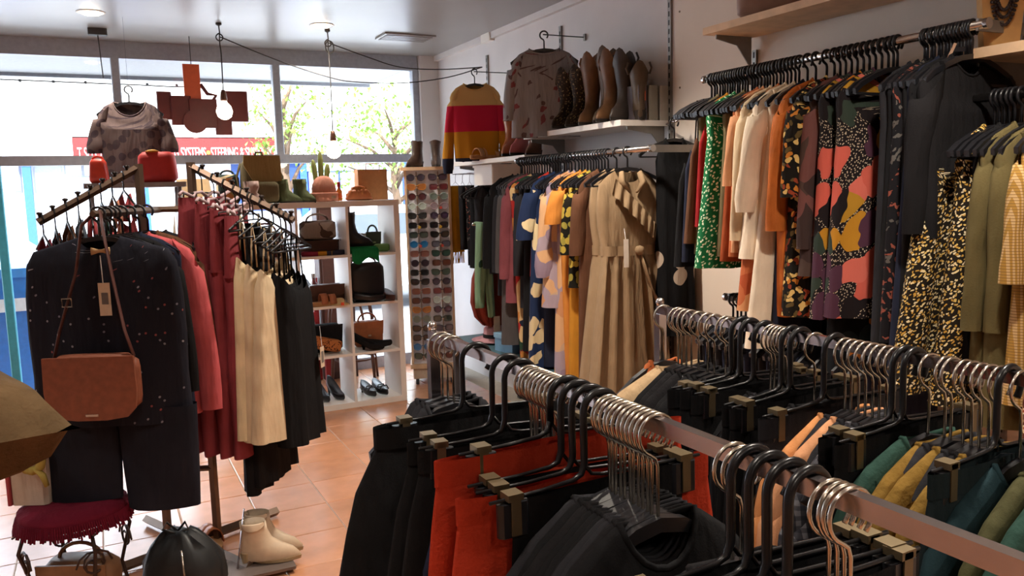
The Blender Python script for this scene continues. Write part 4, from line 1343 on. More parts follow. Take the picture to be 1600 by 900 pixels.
MB().box((.018, -.0675, -.24), (.04, -.0665, -.2)).build('barcode', plain('barcode', '#6a6460', .8), tg)
# crossbody bag hung over the navy dress
LEA = plain('tan_leather', '#7c4632', .5, 0, .4, .15, 40, .15)
STRAP = plain('strap_leather', '#54302a', .5)
bagt = thing('crossbody_bag', 'brown leather crossbody bag hung in front of the star print dress', 'bag', (x, y, z-.60), aC)
def sbox(w_, d_, h_, p=5, rows=9, n=32, taper=0):
    rs = []
    for j in range(rows):
        v_ = -1+2*j/(rows-1)
        k_ = (max(0, 1-abs(v_)**p))**(1/p) if abs(v_) < 1 else .6
        k_ = max(k_, .55)
        tp = 1+taper*v_
        rs.append([(w_*tp*k_**.5*math.copysign(abs(math.cos(2*PI*i/n))**.35, math.cos(2*PI*i/n)), d_*k_*math.copysign(abs(math.sin(2*PI*i/n))**.7, math.sin(2*PI*i/n)), h_*v_) for i in range(n)])
    return MB().rings(rs)
yb = -.12
sbox(.15, .04, .10).xf(Matrix.Translation((0, yb, .02))).build('body', LEA, bagt, True)
fo = [(-.152, .12), (.152, .12), (.155, .0), (.148, -.06), (.12, -.09), (.05, -.10), (-.05, -.10), (-.12, -.09), (-.148, -.06), (-.155, .0)]
fl = MB().prism(fo, yb-.052, yb-.042, 'y').build('flap', LEA, bagt)
MB().bbox((-.022, yb-.056, -.085), (.022, yb-.05, -.077), .002).build('nameplate', CHROME, fl)
for sx in (-1, 1):
    MB().tube([(sx*.135, yb, .11), (sx*.11, yb-.0, .2), (sx*.06+.0, -.07, .40), (sx*.035, -.055, .56), (sx*.01, .0, .605)], .011, 8, flat=.3).build('strap', STRAP, bagt, True)
bk = [(-.016, -.014), (.016, -.014), (.016, .014), (-.016, .014)]
MB().tube([(-.083+a, -.105, .30+b) for a, b in bk], .003, 6, True).build('buckle', BRASS, bagt)

# sloping left arm: thin wire hangers with small bright tops
aA = math.atan2(AA1[1]-AA0[1], AA1[0]-AA0[0])+R(90)
sa = [K_PINK, F('peach_satin', '#c98a72'), P_REDP, K_CORAL, F('slate_top', '#5a6470'), K_BROWN, P_BW, F('wine_top', '#6a2a34')]
sl_ = ['pink', 'peach satin', 'red patchwork', 'coral', 'slate grey', 'brown', 'black flecked', 'wine red']
for i in range(8):
    p = along(AA0, AA1, .12+.86*(i+.4)/7.6)
    hang('t', p[0], p[1], p[2]+.004, aA, 'top', 'cami', sa[i], sl_[i]+' strappy top on the sloping arm towards the window frame', 'top', 'thin black wire hanger on the sloping arm of strappy tops', 'thin hangers on the strappy top arm', None, jit=.12, sh=.15, L=.62, hem=.18, tk=.02, top=-.13, ph=i, srad=.009)
# sloping right arm: maroon trousers, cream camisoles, black dresses
aB = math.atan2(AB1[1]-AB0[1], AB1[0]-AB0[0])+R(90)
rb_l, rb_g = 'thin black wire hanger on the arm with maroon trousers', 'thin hangers on the maroon trouser arm'
K_MTR = F('maroon_linen', '#86393f', .9, 250, .5)
for i, u in enumerate((.10, .22, .33, .43)):
    p = along(AB0, AB1, u)
    hanger('s', (p[0], p[1], p[2]+.004), aB, 'short-stemmed dark skirt hanger above the maroon trousers', 'hangers of the maroon trousers')
    t = garment('trousers', 'trousers', K_MTR, (p[0], p[1], p[2]-.105), aB+R(6*(i-1)), 'maroon linen drawstring trousers on the bronze rack', 'trousers', 'maroon drawstring trousers', w0=.17, L=1.05-.02*i, hem=.12, tk=.04, ph=i)
    MB().tube([(-.04, -.03, .0), (-.06, -.045, -.06), (-.05, -.04, -.14-.1*(i == 0))], .004, 6).build('drawstring', LW, t, True)
    MB().tube([(-.17+.34*k/12, -.012+.008*math.sin(k*2), .012+.012*math.sin(k*1.7)) for k in range(13)], .007, 6).build('gathered_waist', F('pale_cord', '#b9a2a6'), t, True)
for i, u in enumerate((.57, .69, .80)):
    p = along(AB0, AB1, u)
    hang('t', p[0], p[1], p[2]+.004, aB, 'top', 'cami', K_CREAM if i else F('ivory_satin', '#dcc8a2', .55), 'cream camisole dress on the bronze rack beside the maroon trousers', 'dress', rb_l, rb_g, 'cream camisole dresses', jit=.1, sh=.165, L=.92-.02*i, hem=.235, tk=.045, top=-.2, ph=i*2, fold=.016)
for i, u in enumerate((.87, .92, .97)):
    p = along(AB0, AB1, u)
    hang('t', p[0], p[1], p[2]+.004, aB, 'dress', 'cami', K_BLACK, 'black strappy dress at the end of the arm with cream camisoles', 'dress', rb_l, rb_g, 'black strappy dresses on the bronze rack', jit=.08, sh=.115, L=.88, hem=.145, tk=.04, top=-.2, ph=i*2, fold=.015, tagc=((-.5, .1, -.06) if i == 2 else False))
# long black skirts behind the trousers
for i, u in enumerate((.5, .6)):
    p = along(AB0, AB1, u)
    hanger('s', (p[0], p[1], p[2]+.004), aB, 'short-stemmed dark skirt hanger of the long black skirts', 'hangers of the long black skirts')
    garment('skirt', 'skirt', K_BLACK2, (p[0]+.02, p[1]+.02, p[2]-.13), aB, 'long black skirt hanging lower than the cream camisoles', 'skirt', 'long black skirts behind the camisoles', w0=.11, L=1.13-.06*i, hem=.17, tk=.035, fold=.02, k=3, ph=i*2)

# ================================================================ SHOES AND BAGS (builders)
def srings(spec, n=22, scallop=None):
    """horizontal slices (z, back, front, halfwidth, pointiness)"""
    rs = []
    for j, (z, bk, fr_, hw, pt) in enumerate(spec):
        ce, ha = (bk+fr_)/2, (fr_-bk)/2
        row = []
        for i in range(n):
            a = 2*PI*i/n
            ca, sa_ = math.cos(a), math.sin(a)
            x = ce+ha*ca
            y = hw*sa_*(1-(pt*max(0, ca)**2))
            zz = z
            if scallop and j == len(spec)-1:
                zz += scallop*(2.2*abs(ca)**3-1)
            row.append((x, y, zz))
        rs.append(row)
    return rs
def boot(name, label, cat, loc, rz, mat, h=.34, heel=.04, shaft=.055, toe=.19, group=None, scallop=.03, solem=None, flare=1.15, trim=None, s=1.0):
    t = thing(name, label, cat, loc, rz, group)
    t.scale = (s, s, s)
    he = heel
    sp = [(he*.35, -.055, toe, .034, .55), (he*.35+.012, -.06, toe+.003, .040, .5), (he+.02, -.062, toe*.86, .040, .45), (he+.04, -.06, toe*.62, .038, .3), (he+.065, -.055, toe*.40, .036, .15), (he+.10, -.052, .055, .037, 0), (he+.14, -.054, .05, .040, 0)]
    z1 = he+.14
    for k in range(1, 5):
        u = k/4
        sp.append((z1+(h-z1)*u, -.054-(shaft-.05)*u*flare, .05+(shaft-.045)*u*flare, .040+(shaft-.038)*u*flare, 0))
    MB().rings(srings(sp, 22, scallop), False).add([], []).build('upper', mat, t, True)
    sm = solem or plain('sole_dark', '#241c18', .6)
    MB().rings(srings([(he*.35-.012, -.0, toe+.002, .033, .55), (he*.35+.003, -.03, toe+.006, .037, .5)], 22)).build('sole', sm, t)
    MB().rings([[(-.03+.028*math.cos(a)*k, .03*math.sin(a)*k, z) for a in [i*PI/6 for i in range(12)]] for z, k in ((0, .85), (he*.6, .92), (he+.015, 1.1))]).build('heel', sm, t)
    if trim:
        for sd in (-1, 1):
            MB().tube([(-.005, sd*(shaft*1.1), h-.03), (-.005, sd*(shaft*1.2+.006), h+.0), (-.005, sd*shaft*1.1, h+.03)], .006, 6).build('pull_tab', trim, t, True)
    return t
def pump(name, label, loc, rz, mat, group=None, heel=.07, cat='shoe', strap=False):
    t = thing(name, label, cat, loc, rz, group)
    n = 22
    rs = []
    for j, (dz, k, o_) in enumerate(((0, .9, 0), (.012, 1, 0), (.03, 1, 0), (.042, .93, 1), (.04, .85, 1))):
        row = []
        for i in range(n):
            a = 2*PI*i/n
            ca, sa_ = math.cos(a), math.sin(a)
            x = .07+.12*ca*k
            y = .036*sa_*k*(1-.55*max(0, ca)**2)
            lift = heel*max(0, min(1, (.10-x)/.14))
            zz = .008+lift+dz
            if o_ and ca < 0:
                zz += .018*abs(ca)
            row.append((x, y, zz))
        rs.append(row)
    MB().rings(rs, True).build('upper', mat, t, True)
    MB().rings([[(-.035+.014*k*math.cos(a), .014*k*math.sin(a), z) for a in [i*PI/5 for i in range(10)]] for z, k in ((0, .55), (heel*.5, .6), (heel+.01, 1.3))]).build('heel', mat, t, True)
    if strap:
        for xx in (.03, .08, .13):
            MB().tube([(xx, -.036, .03+heel*.3), (xx, -.02, .06+heel*.3), (xx, .02, .06+heel*.3), (xx, .036, .03+heel*.3)], .005, 6).build('strap', mat, t, True)
    return t
def sandal(name, label, loc, rz, mat, group=None):
    t = thing(name, label, 'sandal', loc, rz, group)
    def outl(k, z):
        return [(.06+.125*math.cos(a)*k, (.036+.006*math.cos(a))*math.sin(a)*k, z) for a in [i*PI/10 for i in range(20)]]
    MB().rings([outl(.95, 0), outl(1, .006), outl(1, .026), outl(.97, .03)]).build('sole', plain('cork', '#a8794c', .8), t)
    for xx, hh in ((.10, .075), (.04, .085)):
        P = [(xx, .043*math.cos(a), .02+hh*math.sin(a)*.8) for a in [i*PI/8 for i in range(9)]]
        rr = []
        for dx in (-.022, .022):
            rr.append(P)
        vs = [(p[0]-.024, p[1], p[2]) for p in P]+[(p[0]+.024, p[1], p[2]) for p in P]
        vs += [(a, b*.93, d-.005) for a, b, d in vs]
        m_ = 9
        fs = [(i, i+1, m_+i+1, m_+i) for i in range(8)]+[(18+i, 18+m_+i, 18+m_+i+1, 18+i+1) for i in range(8)]+[(i, 18+i, 18+i+1, i+1) for i in range(8)]+[(m_+i, m_+i+1, 18+m_+i+1, 18+m_+i) for i in range(8)]
        MB().add(vs, fs).build('strap', mat, t, True)
    return t
def handbag(name, label, loc, rz, mat, w_=.15, d_=.05, h_=.1, handle=.12, flap=True, group=None, hm=None, taper=0):
    t = thing(name, label, 'bag', loc, rz, group)
    sbox(w_, d_, h_, 6, 9, 28, taper).xf(Matrix.Translation((0, 0, h_))).build('body', mat, t, True)
    if flap:
        MB().prism([(-w_*.96, h_*2), (w_*.96, h_*2), (w_*.9, h_*.95), (w_*.5, h_*.75), (-w_*.5, h_*.75), (-w_*.9, h_*.95)], -d_-.008, -d_+.002, 'y').build('flap', mat, t)
        MB().bbox((-.012, -d_-.013, h_*.82), (.012, -d_-.007, h_*.98), .002).build('clasp', BRASS, t)
    if handle:
        MB().tube([(w_*.6*math.cos(a), 0, h_*1.95+handle*math.sin(a)) for a in [i*PI/10 for i in range(11)]], .007, 8).build('handle', hm or mat, t, True)
    return t

# ================================================================ CUBE SHELF AND CONTENTS
CX0, CX1, CY0, CY1, CH = .47, 1.94, 5.65, 6.04, 1.475
cu = thing('cube_shelf', 'white four-by-four cube shelf unit full of shoes and bags', 'shelf', (CX0, CY0, 0))
W_, D_ = CX1-CX0, CY1-CY0
MB().box((0, 0, 0), (W_, D_, .04)).build('bottom_panel', WHT, cu)
MB().box((0, 0, CH-.04), (W_, D_, CH)).build('top_panel', WHT, cu)
MB().box((0, 0, .04), (.04, D_, CH-.04)).build('side_panel', WHT, cu)
MB().box((W_-.04, 0, .04), (W_, D_, CH-.04)).build('side_panel', WHT, cu)
cell = (W_-.08-3*.018)/4
cz = (CH-.08-3*.018)/4
for i in range(1, 4):
    x = .04+i*cell+(i-1)*.018
    MB().box((x, .002, .04), (x+.018, D_, CH-.04)).build('divider', WHT, cu)
for i in range(4):
    for j in range(1, 4):
        x = .04+i*(cell+.018)
        z = .04+j*cz+(j-1)*.018
        MB().box((x, .003, z), (x+cell, D_, z+.018)).build('cell_shelf', WHT, cu)
def cpos(col, row, fx=.5, fy=.5):
    """col 0..3 from the window side, row 0 = bottom"""
    return (CX0+.04+col*(cell+.018)+cell*fx, CY0+D_*fy, .04+row*(cz+.018)+.001)
BL_L = plain('black_leather', '#17161a', .3, 0, .5, .1, 30, .1)
BR_L = plain('dark_brown_leather', '#4a2c20', .45, 0, .4, .15, 30, .15)
TAN_L = plain('caramel_leather', '#a4603a', .45, 0, .4, .12, 30, .1)
SUEDE = F('grey_suede', '#7a7066', .95, 200, .6)
# column at the wall end (3)
boot('ankle_boot', 'black leather ankle boot on the green scarf in the cube shelf', 'boot', (cpos(3, 3, .12)[0], CY0+.16, cpos(3, 3)[2]+.045), R(-18), BL_L, h=.25, heel=.035, shaft=.05, toe=.17, scallop=.005)
t = thing('scarf', 'bright green folded scarf under the black ankle boot', 'scarf', (cpos(3, 3, .33)[0], CY0+.13, cpos(3, 3)[2]))
GS = F('emerald_cloth', '#1f7a44')
MB().rings([ring(.11, .10, z, z+dz, z, .006, 3, z*50, 26) for z, dz in ((0, 0), (.018, .004), (.035, -.003), (.044, .003))]).build('folded_cloth', GS, t, True)
MB().add(*(lambda P: (P, [(i, i+1, 9+i+1, 9+i) for i in range(8)]+[(9+i, 9+i+1, 18+i+1, 18+i) for i in range(8)]))([(-.1+.025*i, -.105-.008*math.sin(i*1.3), .04) for i in range(9)]+[(-.1+.025*i, -.136-.008*math.sin(i*1.3), .025) for i in range(9)]+[(-.1+.025*i, -.138-.010*math.sin(i*1.5), -.05-.025*math.sin(i*.9)) for i in range(9)])).build('hanging_edge', GS, t, True)
for k, cc in enumerate(('#d8c8b0', '#8a6a52', '#c9b49a', '#5a4a44')):
    tb = thing('book', ['cream', 'brown', 'sand', 'dark grey'][k]+' small book in the flat stack beside the ankle boot', 'book', (cpos(3, 3, .5)[0]-.005*k, CY0+.31, cpos(3, 3)[2]+k*.033))
    MB().box((-.045, -.065, 0), (.045, .065, .005)).build('cover', plain('book_'+cc, cc, .7), tb)
    MB().box((-.043, -.063, .005), (.042, .063, .026)).build('pages', plain('paper', '#e8dfcc', .9), tb)
    MB().box((-.045, -.065, .026), (.045, .065, .031)).build('cover', plain('book_'+cc, cc, .7), tb)
handbag('handbag', 'small dark green bag at the back of the upper cube', (cpos(3, 3, .76)[0], CY0+.28, cpos(3, 3)[2]), 0, plain('green_leather', '#3a4a36', .5), .06, .03, .07, .05)
handbag('coin_purse', 'little light green purse in front of the dark green bag', (cpos(3, 3, .82)[0], CY0+.13, cpos(3, 3)[2]), 0, plain('lime_leather', '#6f9a56', .5), .055, .03, .028, 0, False)
handbag('tote_bag', 'large square black tote bag in the cube shelf', (cpos(3, 2, .42)[0], CY0+.13, cpos(3, 2)[2]), 0, BL_L, .135, .06, .14, .05, False)
pump('pump_shoe', 'dark brown flat shoe beside the black tote', (cpos(3, 2, .86)[0], CY0+.12, cpos(3, 2)[2]), R(-90), BR_L, None, .01)
pump('pump_shoe', 'black pointed shoe under the black tote front', (cpos(3, 2, .2)[0], CY0+.06, cpos(3, 2)[2]), R(-10), BL_L, None, .015)
handbag('handbag', 'caramel leather handbag with side strap above the black heels', (cpos(3, 1, .5)[0], CY0+.24, cpos(3, 1)[2]), 0, TAN_L, .115, .05, .095, .06)
pump('high_heel', 'black suede heel with raised back beside the caramel handbag', (cpos(3, 1, .14)[0], CY0+.08, cpos(3, 1)[2]), R(-25), K_BLACK2, 'black suede heels', .075)
pump('high_heel', 'black suede heel lying flat before the caramel handbag', (cpos(3, 1, .38)[0], CY0+.10, cpos(3, 1)[2]), R(5), K_BLACK2, 'black suede heels', .02)
for k in range(2):
    pump('strappy_sandal', 'shiny black strappy sandal in the bottom cube', (cpos(3, 0, .35+.27*k)[0], CY0+.22, cpos(3, 0)[2]), R(-80), BL_L, 'shiny black strappy sandals', .03, 'sandal', True)
# column 2
handbag('handbag', 'taupe and cream woven bag in the upper cube', (cpos(2, 3, .58)[0], CY0+.26, cpos(2, 3)[2]+.1), 0, cells('taupe_weave', '#6a5a50', ['#9a8c80', '#5a4a42', '#b0a498'], 18, .8, .1), .13, .05, .07, .05, False)
t = thing('storage_box', 'dark brown leather box under the taupe woven bag', 'box', (cpos(2, 3, .56)[0], CY0+.26, cpos(2, 3)[2]))
MB().bbox((-.14, -.07, 0), (.14, .07, .085), .01).build('box_body', BR_L, t)
MB().bbox((-.143, -.073, .085), (.143, .073, .1), .01).build('lid', BR_L, t)
for k, (cc, nm) in enumerate((('#8a2a3c', 'wine red'), ('#c98a2a', 'golden yellow'), ('#3a3a4a', 'slate blue'))):
    t = thing('folded_scarf', nm+' folded scarf before the brown box', 'scarf', (cpos(2, 3, .35+.2*k)[0], CY0+.09, cpos(2, 3)[2]))
    MB().rings([ring(.085, .05, z, z, z, .004, 2, k, 24) for z in (0, .012, .03)]).build('folded_cloth', F('fold'+cc, cc), t, True)
t = thing('glass_bottle', 'small clear glass bottle with steel cap on the brown bag shelf', 'bottle', (cpos(2, 2, .42)[0], CY0+.24, cpos(2, 2)[2]))
MB().lathe([(0, 0), (.03, 0), (.032, .02), (.032, .13), (.014, .16), (.013, .19), (0, .19)], 16).build('glass_body', glass('bottle_glass', '#c8c4c0', .12), t, True)
MB().lathe([(0, .185), (.017, .185), (.017, .215), (0, .218)], 14).build('cap', CHROME, t)
handbag('handbag', 'flat dark brown satchel in the second cube', (cpos(2, 2, .62)[0], CY0+.17, cpos(2, 2)[2]), 0, BR_L, .13, .05, .07, 0)
sandal('sandal', 'tan flat sandal in front of the brown satchel', (cpos(2, 2, .35)[0], CY0+.05, cpos(2, 2)[2]), R(5), TAN_L, None)
t = thing('sun_hat', 'cream coiled straw hat with orange tag before the satchel', 'hat', (cpos(2, 2, .82)[0], CY0+.06, cpos(2, 2)[2]))
MB().lathe([(.075, .0), (.075, .004), (.04, .01), (.036, .035), (.02, .045), (0, .046)], 20).build('crown', F('straw', '#c9ab7c', .9, 120, .8), t, True)
MB().box((-.01, -.078, .0), (.012, -.074, .022)).build('orange_tag', plain('orange_tag', '#d8502a', .6), t)
handbag('handbag', 'slouchy black bag behind the leopard clutch', (cpos(2, 1, .55)[0], CY0+.2, cpos(2, 1)[2]), 0, K_BLACK2, .13, .06, .1, 0, True)
t = handbag('clutch_bag', 'brown leopard print clutch leaning in the third cube', (cpos(2, 1, .4)[0], CY0+.06, cpos(2, 1)[2]+.005), 0, cells('leopard', '#a8693c', ['#3a2418', '#5a3420'], 45, .3, .1), .13, .02, .045, 0, False)
t.rotation_euler = (0, R(16), 0)
t.location.z += .035
for k in range(2):
    pump('high_heel', 'black patent court shoe in the bottom cube beside the black dress', (cpos(2, 0, .36+.32*k)[0], CY0+.25, cpos(2, 0)[2]), R(-75), BL_L, 'black patent court shoes', .09)
# columns 0 and 1, mostly behind the clothes
for r_ in range(4):
    handbag('handbag', ['black', 'grey', 'olive', 'dark red'][r_]+' handbag in the cube column behind the cream camisoles', (cpos(1, r_, .5)[0], CY0+.2, cpos(1, r_)[2]), 0, plain('bag_c1_%d' % r_, ['#202024', '#5a5a5e', '#4a4c34', '#5a2224'][r_], .5), .12, .05, .09, .06)
    handbag('handbag', ['brown', 'navy', 'tan', 'charcoal'][r_]+' handbag in the end cube column behind the maroon trousers', (cpos(0, r_, .5)[0], CY0+.2, cpos(0, r_)[2]), 0, plain('bag_c0_%d' % r_, ['#4a3226', '#24304a', '#9a744e', '#2c2c30'][r_], .5), .12, .05, .09, .06)
# on top
TZ = CH+.001
t = thing('backpack', 'olive and tan canvas backpack on the cube shelf', 'backpack', (1.01, 5.80, TZ), R(4))
OLC = F('olive_canvas', '#696048', .9, 160, .6)
TANC = F('tan_canvas', '#927c50', .9, 160, .6)
sbox(.13, .07, .15, 6, 10, 28, -.06).xf(Matrix.Translation((0, 0, .15))).build('body', OLC, t, True)
MB().prism([(-.12, .32), (.12, .32), (.125, .15), (.0, .135), (-.06, .14), (-.125, .26)], -.085, -.068, 'y').build('flap', TANC, t)
pk = sbox(.1, .03, .07).xf(Matrix.Translation((.0, -.085, .075))).build('front_pocket', OLC, t, True)
MB().tube([(-.03, 0, .3), (-.02, 0, .345), (.02, 0, .345), (.03, 0, .3)], .008, 8).build('grab_handle', OLC, t, True)
for sx in (-1, 1):
    MB().tube([(sx*.12, .03, .27), (sx*.155, .0, .18), (sx*.14, -.02, .04)], .01, 8, flat=.5).build('shoulder_strap', OLC, t, True)
t = handbag('handbag', 'multicolour patterned bag with tan trim left of the backpack', (.80, 5.82, TZ), R(10), cells('silk_print', '#5a5648', ['#8a7a4c', '#3c4c4a', '#a86a3c', '#d0c09a', '#2c2c30'], 20, .8, .1), .075, .04, .10, .03, False)
for k, (x, rz) in enumerate(((1.14, -35), (1.27, -60))):
    boot('ankle_boot', ['moss green ankle boot beside the backpack', 'moss green ankle boot beside the pink beanie'][k], 'boot', (x, 5.78, TZ), R(rz), F('moss_suede', '#5c6448', .9, 200, .5), h=.13, heel=.02, shaft=.045, toe=.15, scallop=.004)
t = thing('beanie_hat', 'dusty pink ribbed beanie on the cube shelf', 'hat', (1.435, 5.77, TZ))
PKB = F('pink_knit', '#c08672', .95, 140, 1.0)
MB().rings([[(.085*k*math.cos(2*PI*i/40)*(1+.012*(i % 2)), .075*k*math.sin(2*PI*i/40)*(1+.012*(i % 2)), z) for i in range(40)] for z, k in ((.05, .98), (.09, .99), (.12, .92), (.15, .76), (.17, .5), (.178, .2))]).build('crown', PKB, t, True)
MB().rings([[(.092*k*math.cos(2*PI*i/40)*(1+.02*(i % 2)), .082*k*math.sin(2*PI*i/40)*(1+.02*(i % 2)), z) for i in range(40)] for z, k in ((.0, 1), (.004, 1.03), (.056, 1.04), (.062, 1.0), (.06, .94))]).build('cuff', PKB, t, True)
MB().box((.03, -.088, .02), (.06, -.084, .04)).build('patch', plain('patch', '#a89078', .8), t)
t = thing('small_bottle', 'amber bottle with red cap beside the beanie', 'bottle', (1.55, 5.80, TZ))
MB().lathe([(0, 0), (.02, 0), (.022, .01), (.022, .07), (.009, .09), (.009, .105), (0, .105)], 14).build('glass_body', plain('amber', '#a8602a', .15), t, True)
MB().lathe([(0, .1), (.012, .1), (.012, .135), (0, .137)], 12).build('cap', plain('cap_red', '#b02a20', .5), t)
MB().lathe([(.0225, .02), (.0228, .02), (.0228, .055), (.0225, .055)], 14).build('label', plain('label_orange', '#d8622a', .6), t)
t = thing('cactus_plant', 'tall slim green cactus in a little pot behind the beanie', 'plant', (1.46, 5.93, TZ))
MB().lathe([(0, 0), (.035, 0), (.045, .08), (.04, .08), (.036, .072), (0, .072)], 16).build('pot', plain('pot_clay', '#8a6248', .8), t, True)
CAC = plain('cactus_green', '#7a8040', .7)
for k, (dx, h_) in enumerate(((0, .36), (-.03, .3), (.028, .27))):
    MB().rings([[(dx*(1+.8*u)+r_*(1+.18*(i % 2))*math.cos(2*PI*i/12), r_*(1+.18*(i % 2))*math.sin(2*PI*i/12), .06+(h_-.06)*u) for i in range(12)] for u, r_ in ((0, .012), (.2, .018), (.8, .017), (.95, .011), (1, .002))]).build('stem', CAC, t, True)
t = handbag('handbag', 'tan ruffled leather bag beside the orange paper bag', (1.68, 5.76, TZ), R(-5), TAN_L, .085, .05, .04, .02, False, taper=-.2)
for k in range(3):
    MB().rings([ring(.09-.018*k, .045, z, z, z, .012, 4, k*2, 36) for z in (.02+.022*k, .05+.022*k)], False).build('ruffle', plain('ruffle_tan', '#b8783e', .5), t, True)
t = thing('paper_bag', 'upright orange-tan paper carrier bag at the wall end', 'bag', (1.80, 5.84, TZ), R(2))
PAP = plain('kraft_orange', '#c28a5a', .75)
MB().rings([[(x, y, z) for x, y in ((-.11, -.045), (.11, -.045), (.11, .045), (-.11, .045))] for z in (0, .22)], False).add([(-.11, -.045, 0), (.11, -.045, 0), (.11, .045, 0), (-.11, .045, 0)], [(0, 1, 2, 3)]).build('bag_body', PAP, t)
MB().tube([(-.05, -.046, .2), (-.05, -.05, .26), (.05, -.05, .26), (.05, -.046, .2)], .004, 6).build('handle', PAP, t, True)
boot('ankle_boot', 'tiny dusty pink bootee at the cube shelf front edge', 'boot', (.93, 5.69, TZ), R(-40), F('bootee', '#a89088'), h=.1, heel=.01, shaft=.035, toe=.1, scallop=.004)

# ================================================================ SUNGLASSES STAND
SRZ = R(-21)
SCX, SCY = 2.36, 6.16
st = thing('sunglasses_stand', 'tall white sunglasses display stand on castors', 'stand', (SCX, SCY, 0), SRZ)
hw = .178
def sp(x, y, z):
    q = RZ(SRZ) @ Vector((x, y, z))
    return (SCX+q.x, SCY+q.y, q.z)
PAN = plain('stand_white', '#efedf2', .4)
MB().box((-hw+.012, -.155, .17), (hw-.012, .155, 1.69)).build('core', PAN, st)
for sx in (-1, 1):
    MB().box((sx*hw-(.018 if sx > 0 else 0), -.172, .17), (sx*hw+(.018 if sx < 0 else 0), -.15, 1.69)).build('edge_strip', WOODL, st)
MB().bbox((-hw-.03, -.2, 1.69), (hw+.03, .2, 1.715), .006).build('top_board', WOODL, st)
MB().bbox((-hw-.01, -.19, .135), (hw+.01, .19, .17), .006).build('base_board', WOODL, st)
MB().bbox((-hw+.01, -.17, .05), (hw-.01, .17, .135), .006).build('plinth', plain('plinth', '#c0ae98', .6), st)
for sx in (-1, 1):
    for sy in (-1, 1):
        MB().lathe([(0, -.012), (.022, -.012), (.025, 0), (.022, .012), (0, .012)], 12).xf(Matrix.Translation((sx*(hw-.04), sy*.15, .025)) @ Matrix.Rotation(R(90), 4, 'Y')).build('castor', DARKG, st, True)
for cx in (-.083, .083):
    MB().box((cx-.004, -.168, .2), (cx+.004, -.155, 1.68)).build('display_rod', plain('rod_tan', '#a08a78', .6), st)
shapes = {}
def lens_outline(kind, s_=1):
    if kind == 'round':
        return [(.024*math.cos(a), .022*math.sin(a)) for a in [k*PI/9 for k in range(18)]]
    if kind == 'square':
        return [(.026*math.copysign(abs(math.cos(a))**.5, math.cos(a)), .019*math.copysign(abs(math.sin(a))**.5, math.sin(a))) for a in [k*PI/9 for k in range(18)]]
    return [((.027+.004*math.sin(a))*math.copysign(abs(math.cos(a))**.7, math.cos(a)), .02*math.copysign(abs(math.sin(a))**.7, math.sin(a))+.005*math.cos(a)*(1 if math.sin(a) > 0 else 0)) for a in [k*PI/9 for k in range(18)]]
def shades(loc, kind, fc, lc, label, tcol=None):
    t = thing('sunglasses', label, 'sunglasses', loc, SRZ+random.uniform(-.05, .05), 'sunglasses on the display stand')
    t.scale = (1.14, 1.14, 1.14)
    key = (kind, fc, lc)
    if key not in shapes:
        fm = plain('frame_'+fc, fc, .3, 0, .5)
        lm = plain('lens_'+lc, lc, .08, 0, .8)
        o = lens_outline(kind)
        fr_ = MB()
        for sx in (-1, 1):
            fr_.tube([(sx*.0345+(x if sx > 0 else -x), 0, z) for x, z in o], .0032, 6, True)
        fr_.tube([(-.012, -.001, .006), (0, -.003, .009), (.012, -.001, .006)], .003, 6)
        ln = [MB().prism([(sx*.0345+(x if sx > 0 else -x)*.97, z*.97) for x, z in o], -.001, .001, 'y').data('lens', lm) for sx in (-1, 1)]
        te = [MB().tube([(sx*.061, 0, .010), (sx*.062, .03, .010), (sx*.055, .045, .004)], .0028, 6).data('temple', fm) for sx in (-1, 1)]
        shapes[key] = (fr_.data('frame', fm, True), ln, te)
    f_, ln, te = shapes[key]
    link('frame', f_, t)
    for a in ln:
        link('lens', a, t)
    for a in te:
        link('temple', a, t)
    if tcol:
        MB().box((.002, -.006, -.022), (.018, -.004, -.004), Matrix.Rotation(.6, 3, 'Y')).build('price_sticker', plain('stk_'+tcol, tcol, .6), t)
pal = [('round', '#2a2430', '#3c3442', 'round plum-black'), ('cat', '#2a2028', '#4a3a48', 'cat-eye plum'), ('cat', '#b8742c', '#a86a34', 'amber'), ('square', '#5a2c30', '#6a2a30', 'wine red'), ('round', '#3c1c20', '#56282c', 'round burgundy'), ('round', '#7a8a80', '#6a7a72', 'grey-green'), ('round', '#b8c4bc', '#b4c2ba', 'clear mint'), ('round', '#a08a90', '#94848c', 'clear mauve'), ('cat', '#1c1c1e', '#26282a', 'black cat-eye'), ('round', '#2c2034', '#3e2c48', 'round purple'),
       ('square', '#18181a', '#242628', 'square black'), ('square', '#1a1a1c', '#22242a', 'wide black'), ('square', '#2c3230', '#44504a', 'square dark green'), ('cat', '#1a1a1a', '#242426', 'angular black'), ('round', '#2a6a9c', '#2c74a8', 'round blue'), ('square', '#3c3c48', '#50505e', 'slate'), ('square', '#7a4034', '#7c4a3c', 'brown'), ('cat', '#2a3c36', '#3c564c', 'bottle green'), ('round', '#2c2430', '#40343c', 'small plum'), ('square', '#4c2824', '#5c302a', 'dark red')]
ordw = ['top', 'second', 'third', 'fourth', 'fifth', 'sixth', 'seventh', 'eighth', 'ninth', 'tenth', 'eleventh', 'twelfth', 'thirteenth', 'fourteenth', 'fifteenth', 'sixteenth', 'seventeenth', 'eighteenth', 'nineteenth', 'bottom']
